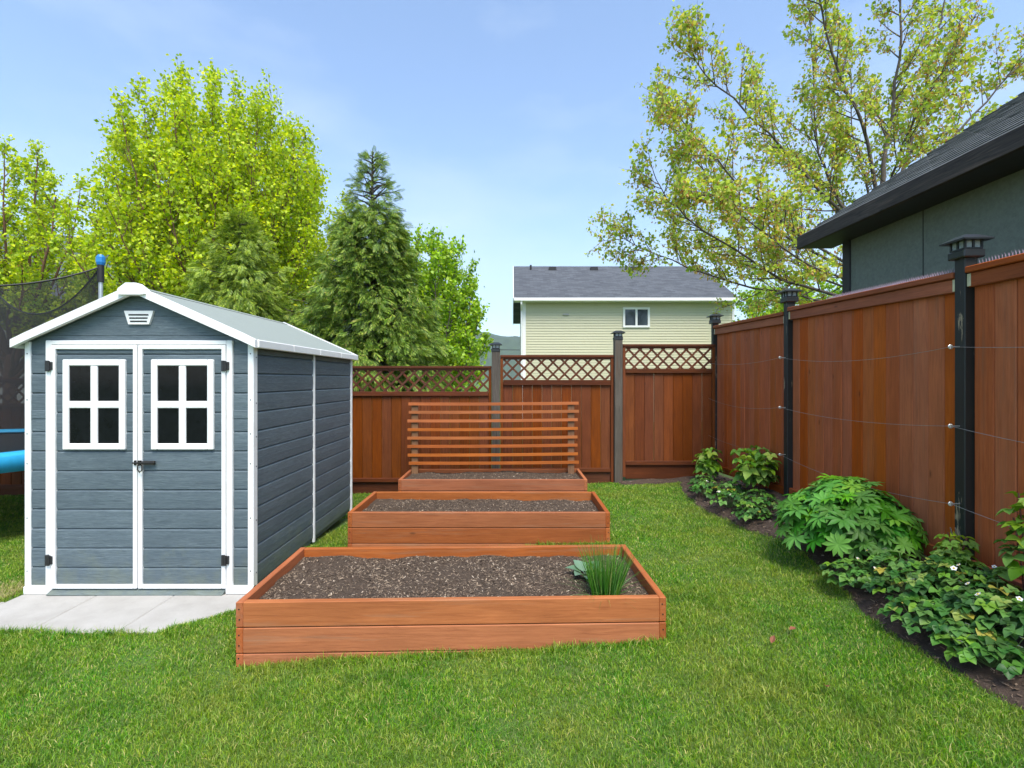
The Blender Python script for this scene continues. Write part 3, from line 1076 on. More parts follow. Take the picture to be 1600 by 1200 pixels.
def solar_cap(parent, loc, s=1.0, name='post_cap'):
    o = part_empty(name, parent, loc)
    k = MB()
    k.box(-0.058 * s, 0.058 * s, -0.058 * s, 0.058 * s, -0.022 * s, 0.022 * s, 0.006 * s)
    k.box(-0.050 * s, 0.050 * s, -0.050 * s, 0.050 * s, 0.022 * s, 0.032 * s, 0.002)
    for a in (-1, 0, 1):
        for b in (-1, 0, 1):
            if abs(a) + abs(b) == 0: continue
            k.box((a * 0.045 - 0.005) * s, (a * 0.045 + 0.005) * s, (b * 0.045 - 0.005) * s, (b * 0.045 + 0.005) * s, 0.030 * s, 0.072 * s)
    k.obj('lamp_body', M['cap_black'], o)
    MB().box(-0.042 * s, 0.042 * s, -0.042 * s, 0.042 * s, 0.033 * s, 0.070 * s).obj('glass', M['cap_glass'], o)
    r = MB()
    a, b, c = 0.082 * s, 0.035 * s, 0.070 * s
    v = [(-a, -a, c), (a, -a, c), (a, a, c), (-a, a, c), (-a, -a, c + 0.008 * s), (a, -a, c + 0.008 * s), (a, a, c + 0.008 * s), (-a, a, c + 0.008 * s),
         (-b, -b, c + 0.036 * s), (b, -b, c + 0.036 * s), (b, b, c + 0.036 * s), (-b, b, c + 0.036 * s)]
    f = [(3, 2, 1, 0), (0, 1, 5, 4), (1, 2, 6, 5), (2, 3, 7, 6), (3, 0, 4, 7), (4, 5, 9, 8), (5, 6, 10, 9), (6, 7, 11, 10), (7, 4, 8, 11), (8, 9, 10, 11)]
    r.add(v, f)
    r.obj('cap_roof', M['cap_black'], o)
    return o


# back fence: local x along world X, yard side is -y, plane y=0 at world Y=7.5
BF = thing('lattice_top_fence', 'stepped brown board fence with diagonal lattice top behind the beds', 'fence', (0, 7.5, 0))
def back_panel(x0, x1, base, bot_pick, rail0, rail1, lat_top, top):
    n = max(int(round((x1 - x0 - 0.08) / 0.150)), 1)
    w = (x1 - x0 - 0.08) / n
    pick = MB().box(-w / 2 + 0.0008, w / 2 - 0.0008, -0.009, 0.009, 0, rail0 + 0.05 - bot_pick, 0.0065).mesh('picket', M['fence_brown'])
    for i in range(n):
        link('picket', pick, BF, (x0 + 0.04 + w * (i + 0.5), rnd.uniform(-0.003, 0.003), bot_pick), (0, 0, rnd.uniform(-0.012, 0.012)))
    MB().box(x0 + 0.045, x1 - 0.045, -0.042, -0.010, rail0, rail1, 0.004).obj('rail', M['fence_brown_x'], BF)
    MB().box(x0 + 0.045, x1 - 0.045, -0.046, -0.014, bot_pick - 0.005, bot_pick + 0.055, 0.004).obj('rail', M['fence_brown_x'], BF)
    MB().box(x0 + 0.045, x1 - 0.045, -0.012, 0.012, base - 0.06, bot_pick - 0.006, 0.004).obj('kick_board', M['fence_brown_x'], BF)
    for xx in (x0, x1 - 0.042):
        MB().box(xx, xx + 0.042, -0.040, 0.020, base - 0.03, top - 0.04, 0.004).obj('side_frame', M['fence_brown'], BF)
    MB().box(x0, x1, -0.052, 0.052, top - 0.038, top, 0.005).obj('cap_board', M['fence_brown_x'], BF)
    MB().box(x0 + 0.044, x1 - 0.044, -0.034, -0.006, top - 0.066, top - 0.040, 0.003).obj('rail', M['fence_brown_x'], BF)
    lattice(BF, x0 + 0.044, x1 - 0.044, rail1, top - 0.066, -0.018)


def back_post(x, base, top, w=0.118, cap=True):
    MB().box(x - w / 2, x + w / 2, -0.075, -0.075 + w, base - 0.1, top, 0.005).obj('post', M['post_grey'], BF)
    if cap: solar_cap(BF, (x, -0.075 + w / 2, top + 0.018), 1.12)


back_panel(1.645, 3.02, 0.08, 0.235, 1.595, 1.66, 1.958, 2.025)
back_panel(-0.175, 1.51, 0.0, 0.13, 1.415, 1.495, 1.80, 1.863)
back_panel(-2.42, -0.305, -0.15, -0.02, 1.255, 1.32, 1.62, 1.70)
back_panel(-4.62, -2.54, -0.2, -0.07, 1.20, 1.265, 1.56, 1.64)
back_panel(-6.84, -4.74, -0.23, -0.10, 1.14, 1.205, 1.50, 1.58)
back_panel(-9.06, -6.96, -0.25, -0.12, 1.08, 1.145, 1.44, 1.52)
back_post(1.577, 0.0, 2.09)
back_post(-0.240, -0.12, 1.915)
back_post(-2.48, -0.2, 1.75)
back_post(-4.68, -0.22, 1.69)
back_post(-6.90, -0.25, 1.63)

# right fence: local x runs from the corner towards the camera, yard side is -y
RF_ANG = math.atan2(-1.0, -0.0255)
RF = thing('board_fence', 'tall red stained board fence with black posts along the right side', 'fence', (3.05, 7.5, 0), RF_ANG)
PX = [0.0, 2.11, 4.27, 6.43]
tops = [(2.295, 2.235), (2.265, 2.200), (2.215, 2.185)]
base_r = [(0.16, 0.26), (0.27, 0.28), (0.28, 0.22)]
for p in range(3):
    xa, xb = PX[p] + 0.045, PX[p + 1] - 0.045
    (ta, tb), (ba, bb) = tops[p], base_r[p]
    n = 15
    w = (xb - xa) / n
    ln = max(ta, tb) - 0.10 - min(ba, bb)
    pick = MB().box(-w / 2 + 0.0008, w / 2 - 0.0008, -0.009, 0.009, 0, ln, 0.0065).mesh('picket', M['fence_red'])
    for i in range(n):
        u = (i + 0.5) / n
        link('picket', pick, RF, (lerp(xa, xb, u), rnd.uniform(-0.003, 0.003), lerp(ta, tb, u) - 0.075 - ln), (0, 0, rnd.uniform(-0.012, 0.012)))
    L = xb - xa
    slope = math.atan2(tb - ta, L); slope_b = math.atan2(bb - ba, L)
    MB().box(0, L, -0.070, 0.070, -0.040, 0, 0.005).obj('cap_board', M['fence_red_x'], RF, (xa, 0, ta), (0, -slope, 0))
    MB().box(0.002, L - 0.002, -0.047, -0.012, -0.088, 0.0, 0.004).obj('rail', M['fence_red_x'], RF, (xa, 0, ta - 0.042), (0, -slope, 0))
    MB().box(0.002, L - 0.002, -0.050, -0.012, 0.0, 0.088, 0.004).obj('rail', M['fence_red_x'], RF, (xa, 0, ba - 0.01), (0, -slope_b, 0))
    for e, (xx, zz) in enumerate(((xa, ta), (xb, tb))):
        br = MB().box(-0.003 if e == 0 else -0.022, 0.022 if e == 0 else 0.003, -0.051, -0.046, -0.125, -0.046, 0.001)
        br.obj('bracket', M['bracket'], RF, (xx, 0, zz))
for i, xp in enumerate(PX):
    tp = [2.34, 2.335, 2.285, 2.27][i]
    MB().box(xp - 0.040, xp + 0.040, -0.062, 0.022, -0.05, tp, 0.005).obj('post', M['post_black'], RF)
    solar_cap(RF, (xp, -0.02, tp + 0.016), 1.15)
# plastic spike strips on the cap
def spike_strip(label, p, u0, u1):
    xa, xb = PX[p] + 0.045, PX[p + 1] - 0.045
    ta, tb = tops[p]
    L = xb - xa
    k = MB()
    k.box(u0 * L, u1 * L, -0.022, 0.022, 0.0, 0.006)
    x = u0 * L + 0.01
    while x < u1 * L - 0.01:
        for yy in (-0.017, 0.0, 0.017):
            h = 0.034 + rnd.uniform(-0.004, 0.004)
            dx, dy = rnd.uniform(-0.003, 0.003), yy * 0.5
            v = [(x - .0022, yy - .0022, .006), (x + .0022, yy - .0022, .006), (x + .0022, yy + .0022, .006), (x - .0022, yy + .0022, .006), (x + dx, yy + dy, .006 + h)]
            k.add(v, [(0, 1, 4), (1, 2, 4), (2, 3, 4), (3, 0, 4)])
        x += 0.021
    o = k.obj('spike_strip', M['spike'])
    mw = Matrix.Translation((3.05, 7.5, 0)) @ Matrix.Rotation(RF_ANG, 4, 'Z') @ Matrix.Translation((xa, 0, ta + 0.002)) @ Matrix.Rotation(-math.atan2(tb - ta, L), 4, 'Y')
    o.matrix_world = mw
    tag(o, label, 'bird spikes', 'spike strips along the fence cap')


spike_strip('mauve plastic spikes on the fence cap left of the nearest black post', 1, 0.30, 0.995)
spike_strip('mauve plastic spikes on the fence cap right of the nearest black post', 2, 0.02, 0.98)

# training wires with eye hooks
hz = [(1.745, 1.735, 1.71, 1.70), (1.222, 1.20, 1.20, 1.19), (0.67, 0.695, 0.70, 0.69)]
wl_ = ['top training wire strung between eye hooks on the black posts', 'middle training wire strung between eye hooks on the black posts', 'lowest training wire strung between eye hooks on the black posts']
for r_ in range(3):
    t = thing('training_wire', wl_[r_], 'wire', (3.05, 7.5, 0), RF_ANG, 'wires along the red fence')
    w = MB()
    for i in range(3):
        pts = []
        for k in range(13):
            u = k / 12
            sag = (0.045 + 0.02 * ((r_ + i) % 2)) * 4 * u * (1 - u)
            pts.append((lerp(PX[i], PX[i + 1], u), -0.118, lerp(hz[r_][i], hz[r_][i + 1], u) - sag))
        w.tube(pts, 0.0014, 4)
    w.obj('strand', M['wire'], t)
    for i in range(4):
        h = MB()
        h.tube([(PX[i], -0.060, hz[r_][i]), (PX[i], -0.100, hz[r_][i])], 0.0045, 6)
        ring = [(PX[i], -0.118 + 0.013 * math.cos(a_), hz[r_][i] + 0.013 * math.sin(a_)) for a_ in np.linspace(0, 2 * math.pi, 11)]
        h.tube(ring, 0.0036, 5)
        h.box(PX[i] - 0.007, PX[i] + 0.007, -0.125, -0.108, hz[r_][i] - 0.012, hz[r_][i] + 0.008, 0.002)
        h.obj('eye_hook', M['zinc'], t)

# ------------------------------------------------------------------ dark green building behind the right fence
DG = thing('neighbouring_outbuilding', 'dark green outbuilding with black shingled roof behind the red fence', 'outbuilding', (4.24, 6.4, -0.03))
# local: x right, y away from the camera; wall face at x=0, far corner at y=0
ZE = 3.36
wl2 = MB()
wl2.box(0.0, 0.10, -5.6, 0.0, 0.0, 3.62)
wl2.box(0.10, 5.0, -0.12, 0.0, 0.0, 3.30)
wl2.obj('wall', M['dark_green_wall'], DG)
for y0 in (-1.22, -2.44, -3.66):
    MB().box(-0.004, 0.0, y0 - 0.004, y0 + 0.004, 0, 3.4).obj('panel_joint', M['black_paint'], DG)
MB().box(-0.020, 0.10, -0.115, 0.022, 0.0, 3.5, 0.004).obj('corner_board', M['black_paint'], DG)
PT = math.atan(0.647)
rf = part_empty('roof', DG, (-0.40, 0.30, ZE))
LEN = 5.6; SLP = 5.2
deck = MB().box(0, SLP, -LEN, 0, -0.02, -0.002)
deck.obj('roof_deck', M['black_paint'], rf, (0, 0, 0.06), (0, -PT, 0))
sh = MB()
tw, te = 0.305, 0.145
sh.add([(0, -tw + .003, .000), (0, -.003, .000), (0, -.003, .018), (0, -tw + .003, .018), (te + .03, -tw + .003, 0.0), (te + .03, -.003, 0.0), (te + .03, -.003, .004), (te + .03, -tw + .003, .004)],
       [(0, 1, 2, 3), (3, 2, 6, 7), (7, 6, 5, 4), (0, 4, 5, 1), (0, 3, 7, 4), (1, 5, 6, 2)])
shm = sh.mesh('shingle', M['shingle_dark'])
cnt = 0
slope_e = part_empty('shingle_slope', DG, (-0.40, 0.30, ZE + 0.061))
slope_e.rotation_euler = (0, -PT, 0)
for r_ in range(22):
    off = (r_ % 2) * tw * 0.5
    for c_ in range(13):
        yy = -c_ * tw - off + 0.0
        link('shingle', shm, slope_e, (-0.012 + r_ * te + rnd.uniform(-0.004, 0.004), yy, 0.004 + rnd.uniform(0, 0.003)), (0, R(-1.2) + rnd.uniform(-0.01, 0.01) , rnd.uniform(-0.006, 0.006)))
        cnt += 1
# remaining shingles out of the view: one joined part
shr = MB()
for r_ in range(36):
    off = (r_ % 2) * tw * 0.5
    for c_ in range(19):
        if r_ < 22 and c_ < 13: continue
        o_ = Vector((-0.012 + r_ * te, -c_ * tw - off, 0.004))
        if o_.y - tw < -LEN - 0.1: continue
        shr.add([tuple(Vector(v_) + o_) for v_ in sh.v], sh.f)
so_ = shr.obj('shingles', M['shingle_dark'], slope_e); so_['kind'] = 'stuff'
# fascia along the eave and far rake
MB().box(-LEN, 0, -0.022, 0.022, -0.115, 0.045, 0.004).obj('eave_board', M['fascia'], rf, (-0.020, 0, 0.02), (0, 0, R(90)))
rk = MB().box(0.01, SLP, -0.02, 0.02, -0.13, -0.004, 0.004)
rk.obj('rake_board', M['fascia'], rf, (0, 0.022, 0.06), (0, -PT, 0))
MB().box(0.004, 0.42, -LEN + 0.02, -0.004, -0.085, -0.072).obj('soffit', M['black_paint'], rf)

# ------------------------------------------------------------------ pale green house
HS = thing('two_storey_house', 'pale green sided house with grey shingle roof and white gutter', 'house', (0.5, 22, -0.4))
HWD, HDP, HH = 9.22, 8.0, 5.30
wbm = MB()
cs = 0.115
k = 0
z = 0.0
while z < HH - 0.01:
    z1 = min(z + cs, HH)
    for (p, q, ax) in (((0, 0), (HWD, 0), 'f'), ((0, HDP), (0, 0), 'l')):
        if ax == 'f':
            wbm.add([(p[0], -0.025, z), (q[0], -0.025, z), (q[0], -0.004, z1), (p[0], -0.004, z1), (p[0], 0.0, z), (q[0], 0.0, z)], [(0, 1, 2, 3), (4, 5, 1, 0)])
        else:
            wbm.add([(-0.022, HDP, z), (-0.022, 0, z), (-0.004, 0, z1), (-0.004, HDP, z1), (0, HDP, z), (0, 0, z)], [(0, 1, 2, 3), (4, 5, 1, 0)])
    z = z1
sd = wbm.obj('siding', M['cream_wall'], HS)
bw = MB()
bw.prism([(0.0, 0.0), (HDP, 0.0), (HDP, HH), (HDP / 2, HH + 2.15), (0.0, HH)], 0.0, HWD, plane='yz')
bw.obj('wall', M['cream_wall'], HS)
MB().box(-0.035, 0.10, -0.04, 0.012, 0, HH, 0.004).obj('corner_trim', M['white_trim'], HS)
MB().box(HWD - 0.10, HWD + 0.02, -0.04, 0.012, 0, HH, 0.004).obj('corner_trim', M['white_trim'], HS)
rh = part_empty('roof', HS, (0, 0, 0))
sl_ = (7.76 - 5.38) / 4.4
ln = math.hypot(4.4, 2.38)
ang = math.atan2(2.38, 4.4)
# local sheet with texture coordinates along its own x,y
for s, nm in ((0, 'f'), (1, 'b')):
    o = MB().box(-0.42, HWD + 0.06, 0, ln + (0.0 if s == 0 else -0.004), -0.10, 0.0).obj('roof_slope', M['house_roof'], rh, (0 if s == 0 else HWD - 0.36, -0.40 if s == 0 else HDP + 0.40, HH + 0.08), (ang, 0, 0 if s == 0 else math.pi))
    MB().box(-0.45, -0.423, 0, ln, -0.20, 0.012).obj('barge_board', M['white_trim'], rh, (0, -0.40, HH + 0.08), (ang, 0, 0)) if s == 0 else \
        MB().box(0.423, 0.45, 0, ln, -0.20, 0.012).obj('barge_board', M['white_trim'], rh, (0.0, HDP + 0.40, HH + 0.08), (ang, 0, math.pi))
MB().box(-0.42, HWD + 0.02, -0.52, -0.41, HH - 0.03, HH + 0.10, 0.01).obj('gutter', M['white_trim'], HS)
MB().box(-0.42, HWD + 0.02, HDP + 0.41, HDP + 0.52, HH - 0.03, HH + 0.10, 0.01).obj('gutter', M['white_trim'], HS)
MB().box(-0.40, HWD, -0.405, -0.026, HH - 0.035, HH - 0.015).obj('soffit', M['white_trim'], HS)
MB().tube([(-0.10, -0.46, HH - 0.02), (-0.10, -0.44, HH - 0.15), (-0.08, -0.09, HH - 0.40), (-0.08, -0.09, 0.1)], 0.04, 8).obj('downspout', M['white_trim'], HS)
# window
wd = part_empty('window', HS)
wx0, wx1, wz0, wz1 = 4.35, 5.52, 4.17, 5.05
for (p, q, r_, s) in ((wx0, wx1, wz0, wz0 + 0.09), (wx0, wx1, wz1 - 0.09, wz1)):
    MB().box(p, q, -0.075, 0.01, r_, s, 0.005).obj('frame', M['white_trim'], wd)
for (p, q) in ((wx0, wx0 + 0.09), (wx1 - 0.09, wx1), ((wx0 + wx1) / 2 - 0.045, (wx0 + wx1) / 2 + 0.045)):
    MB().box(p, q, -0.073, 0.01, wz0 + 0.09, wz1 - 0.09, 0.005).obj('frame', M['white_trim'], wd)
for (p, q) in ((wx0 + 0.09, (wx0 + wx1) / 2 - 0.045), ((wx0 + wx1) / 2 + 0.045, wx1 - 0.09)):
    MB().box(p, q, -0.040, -0.03, wz0 + 0.09, wz1 - 0.09).obj('pane', plain('house_pane', (0.03, 0.04, 0.05), 0.06), wd)
MB().box(1.72, 1.98, -0.07, -0.01, 4.70, 4.78, 0.01).obj('wall_vent', M['grey_wall'], HS)
for xx in (1.55, 3.65, 5.60):
    MB().prism([(-0.20, 0), (0.20, 0), (0.18, 0.17), (-0.18, 0.17)], -0.2, 0.2).obj('roof_vent', M['black_paint'], rh, (xx, 3.55, HH + 2.12))
for xx, h in ((0.45, 0.4), (5.28, 0.35), (5.92, 0.42)):
    MB().tube([(0, 0, 0), (0, 0, h)], 0.05, 8).obj('vent_pipe', M['black_paint'], rh, (xx, 3.45, HH + 2.0))

# house far left, behind the trees
HL = thing('far_house', 'grey roofed house almost hidden behind the trees on the left', 'house', (-40, 25, -0.4))
MB().prism([(0, 0), (9, 0), (9, 5.7), (4.5, 7.4), (0, 5.7)], 0, 18.6, plane='yz').obj('wall', M['grey_wall'], HL)
rl = part_empty('roof', HL)
for s in (0, 1):
    MB().box(-0.3, 18.9, 0, 5.25, -0.08, 0.02).obj('roof_slope', M['house_roof'], rl, (0 if s == 0 else 18.6, -0.45 if s == 0 else 9.45, 5.60), (math.atan2(1.9, 4.95), 0, 0 if s == 0 else math.pi))
MB().box(-0.3, 18.9, -0.56, -0.455, 5.48, 5.64, 0.01).obj('gutter', M['white_trim'], HL)
for xx in (2.0, 9.0, 15.5):
    w_ = part_empty('window', HL)
    MB().box(xx, xx + 1.5, -0.06, 0.01, 3.6, 4.8, 0.01).obj('frame', M['white_trim'], w_)
    MB().box(xx + 0.1, xx + 1.4, -0.07, -0.05, 3.7, 4.7).obj('pane', M['pane'], w_)

# overhead wire far behind
pw = thing('overhead_power_line', 'thin dark power line strung low in front of the wooded hill', 'power line', (-18, 58, -0.35))
MB().tube([(lerp(0, 38, k / 10), 0, 5.62 - 0.35 * 4 * (k / 10) * (1 - k / 10)) for k in range(11)], 0.035, 5).obj('cable', M['black_metal'], pw)
for xx in (0, 38):
    MB().tube([(xx, 0, 0), (xx, 0, 5.9)], [0.14, 0.11], 8).obj('pole', M['post_grey'], pw)

# ------------------------------------------------------------------ trampoline
TC = (-6.6, 5.5); TRR = 1.85
TP = thing('trampoline', 'trampoline with blue pad and black safety net behind the shed', 'trampoline', (TC[0], TC[1], -0.17))
pad = MB()
NS = 48
v = []; f = []
prof = [(TRR - 0.26, 0.945), (TRR - 0.10, 0.965), (TRR + 0.05, 0.955), (TRR + 0.075, 0.93), (TRR + 0.075, 0.78), (TRR + 0.05, 0.78), (TRR + 0.04, 0.91), (TRR - 0.26, 0.925)]
for i in range(NS):
    an = 2 * math.pi * i / NS
    for (r_, z_) in prof:
        v.append((r_ * math.cos(an), r_ * math.sin(an), z_ + 0.006 * math.sin(an * 9) * (z_ < 0.8)))
m_ = len(prof)
for i in range(NS):
    j = (i + 1) % NS
    for k in range(m_):
        k2 = (k + 1) % m_
        f.append((i * m_ + k, j * m_ + k, j * m_ + k2, i * m_ + k2))
pad.add(v, f).obj('safety_pad', M['blue'], TP, smooth=True)
MB().prism([((TRR - 0.2) * math.cos(2 * math.pi * k / 48), (TRR - 0.2) * math.sin(2 * math.pi * k / 48)) for k in range(48)], 0.895, 0.905, plane='xy').obj('jumping_mat', M['black_paint'], TP)
MB().tube([(TRR * math.cos(a_), TRR * math.sin(a_), 0.86) for a_ in np.linspace(0, 2 * math.pi, 49)], 0.024, 8).obj('frame_ring', M['galv'], TP)
pole_ang = [R(10.6), R(116), R(196), R(282)]
for a_ in pole_ang:
    x_, y_ = TRR * math.cos(a_), TRR * math.sin(a_)
    po = MB().tube([(x_, y_, 0.0), (x_, y_, 3.02)], 0.022, 10).obj('net_pole', M['galv'], TP)
    cp = MB()
    cp.tube([(x_, y_, 3.0), (x_, y_, 3.03), (x_, y_, 3.09), (x_, y_, 3.12)], [0.036, 0.046, 0.046, 0.025], 10)
    cp.obj('cap', M['blue_cap'], po)
    MB().tube([(x_, y_, 2.80), (x_, y_, 3.0)], 0.034, 10).obj('sleeve', M['black_paint'], po)
for a_ in (R(-98), R(-8), R(82), R(172)):
    p = [Vector((TRR * math.cos(a_ + d), TRR * math.sin(a_ + d), 0)) for d in (-0.36, 0.36)]
    lg = [p[0] + Vector((0, 0, 0.85)), p[0] + Vector((0, 0, 0.08)), p[0] * 0.94 + p[1] * 0.06 + Vector((0, 0, 0.03)), p[0] * 0.06 + p[1] * 0.94 + Vector((0, 0, 0.03)), p[1] + Vector((0, 0, 0.08)), p[1] + Vector((0, 0, 0.85))]
    MB().tube(lg, 0.021, 8).obj('leg', M['galv'], TP)
# net: hangs from the poles, its top edge sagging between them
nv = []; nf = []
SEG = 24; RW = 8
for q in range(4):
    a0 = pole_ang[q]; a1 = pole_ang[(q + 1) % 4] + (2 * math.pi if q == 3 else 0)
    for i in range(SEG):
        u = i / SEG
        an = lerp(a0, a1, u)
        # the net is pulled straight between poles at the top, round at the pad
        pa = Vector((math.cos(a0), math.sin(a0), 0)) * TRR; pb = Vector((math.cos(a1), math.sin(a1), 0)) * TRR
        st = pa.lerp(pb, u); rd = Vector((math.cos(an), math.sin(an), 0)) * (TRR - 0.06)
        top = 2.98 - (0.46, 0.25, 0.25, 0.40)[q] * 4 * u * (1 - u) ** 1.0
        for k in range(RW):
            w_ = k / (RW - 1)
            p = rd.lerp(st, w_ ** 1.5)
            nv.append((p.x, p.y, lerp(0.90, top, w_)))
tot = 4 * SEG
for i in range(tot):
    j = (i + 1) % tot
    for k in range(RW - 1):
        nf.append((i * RW + k, j * RW + k, j * RW + k + 1, i * RW + k + 1))
MB().add(nv, nf).obj('safety_net', M['net'], TP, smooth=True)
MB().tube([nv[i * RW + RW - 1] for i in list(range(tot)) + [0]], 0.010, 5).obj('net_hem', M['black_paint'], TP)

# ------------------------------------------------------------------ trees
def catmull(pts, n):
    pts = [Vector(p) for p in pts]
    if len(pts) < 3:
        return [pts[0].lerp(pts[-1], i / n) for i in range(n + 1)]
    P = [pts[0] * 2 - pts[1]] + pts + [pts[-1] * 2 - pts[-2]]
    out = []
    segs = len(pts) - 1
    for i in range(n + 1):
        t = i / n * segs
        s = min(int(t), segs - 1)
        u = t - s
        a, b, c, d = P[s], P[s + 1], P[s + 2], P[s + 3]
        out.append(0.5 * ((2 * b) + (c - a) * u + (2 * a - 5 * b + 4 * c - d) * u * u + (3 * b - 3 * c + d - a) * u ** 3))
    return out


def rvec(s=1.0):
    return Vector((rnd.gauss(0, 1), rnd.gauss(0, 1), rnd.gauss(0, 1))).normalized() * s


def shoot(mb, start, d, length, r0, up, wob=0.15, n=5, sides=4):
    p = Vector(start); d = Vector(d).normalized()
    pts = [p.copy()]
    for i in range(n):
        d = (d + Vector((0, 0, up / n)) + rvec(wob / n * 2)).normalized()
        p = p + d * (length / n)
        pts.append(p.copy())
    mb.tube(pts, [lerp(r0, r0 * 0.25, i / n) for i in range(n + 1)], sides, cap=False)
    return pts


def at_poly(pts, t):
    k = t * (len(pts) - 1); i = min(int(k), len(pts) - 2)
    return pts[i].lerp(pts[i + 1], k - i), (pts[i + 1] - pts[i]).normalized()


def leaf_quads(P, D, L, W, fold=0.25):
    """one bent quad for each leaf"""
    n = len(P)
    D = D / np.maximum(np.linalg.norm(D, axis=1), 1e-6)[:, None]
    A = rng.normal(0, 0.85, (n, 3)) + np.array([0, 0, 0.8])
    S = np.cross(D, A); S /= np.maximum(np.linalg.norm(S, axis=1), 1e-6)[:, None]
    N = np.cross(S, D)
    V = np.empty((n, 4, 3))
    m = P + D * (L * 0.45)[:, None]
    V[:, 0] = P
    V[:, 1] = m + S * (W / 2)[:, None] + N * (W * fold)[:, None]
    V[:, 2] = P + D * L[:, None]
    V[:, 3] = m - S * (W / 2)[:, None] + N * (W * fold)[:, None]
    return V.reshape(-1, 3), np.arange(n * 4).reshape(n, 4)


def foliage(name, pts, mat, size, parent, jit=0.06, droop=0.5, asp=0.8):
    P = np.array([tuple(p) for p in pts], dtype=float)
    P = P + rng.normal(0, jit, P.shape)
    D = rng.normal(0, 1, P.shape); D[:, 2] -= droop
    L = size * rng.uniform(0.6, 1.25, len(P))
    V, Fq = leaf_quads(P, D, L, L * asp)
    return link(name, np_mesh(name, V, Fq, mat), parent)


def make_tree(name, label, base, limbs, trunk, leafmat, barkmat, n2, len2, up2, n3, len3, up3, per_twig, size, group=None, seeds=None, jit=0.06, spread=0.9, tmin=0.25, thin=1.0):
    """limbs: list of (points, base radius) in coordinates relative to base"""
    t = thing(name, label, 'tree', base, 0, group)
    wb = MB()
    tp, tr = trunk
    wb.tube(catmull(tp, 10), [lerp(tr, tr * 0.6, i / 10) for i in range(11)], 10)
    leaves = []; sd_ = []
    lm = MB()
    for pts, r0 in limbs:
        r0 *= thin
        c = catmull(pts, 14)
        c = [p + rvec(0.035) if 0 < i < 14 else p for i, p in enumerate(c)]
        lm.tube(c, [lerp(r0, r0 * 0.18, (i / 14) ** 0.8) for i in range(15)], 6, cap=False)
        length = sum((c[i + 1] - c[i]).length for i in range(14))
        k2 = max(int(n2 * length), 2)
        for j in range(k2 + 1):
            u = lerp(tmin, 1.0, (j + rnd.random() * 0.6) / (k2 + 0.6))
            u = min(u, 1.0)
            p, d = at_poly(c, u)
            side = rvec(); side = (side - d * side.dot(d)).normalized()
            dd = d * (0.75 if u < 0.98 else 2.0) + side * spread
            sp = shoot(lm, p, dd, len2 * rnd.uniform(0.6, 1.2) * lerp(1.15, 0.55, u), r0 * lerp(0.35, 0.14, u) + 0.004, up2)
            for m in range(n3):
                v_ = lerp(0.25, 1.0, (m + rnd.random()) / n3)
                q, e = at_poly(sp, min(v_, 1.0))
                side = rvec(); side = (side - e * side.dot(e)).normalized()
                tw_ = shoot(lm, q, e * 0.8 + side * 0.8, len3 * rnd.uniform(0.5, 1.2), 0.006, up3, n=3, sides=3)
                for w_ in range(per_twig):
                    a_, _ = at_poly(tw_, rnd.uniform(0.15, 1.0))
                    leaves.append(a_)
                if seeds and rnd.random() < seeds[1]:
                    for w_ in range(seeds[2]):
                        a_, _ = at_poly(tw_, rnd.uniform(0.0, 0.75))
                        sd_.append(a_ + Vector((0, 0, -0.04)))
    wb.obj('trunk', barkmat, t, smooth=True)
    lm.obj('limbs', barkmat, t, smooth=True)
    foliage('crown', leaves, leafmat, size, t, jit)
    if sd_:
        o = foliage('seed_clusters', sd_, seeds[0], size * 0.72, t, jit * 0.8, droop=1.6, asp=0.5)
    return t


def W2(px, py, Z):
    return Vector(((px - 800) * Z / 785.0, Z, 1.5 + (593 - py) * Z / 785.0))


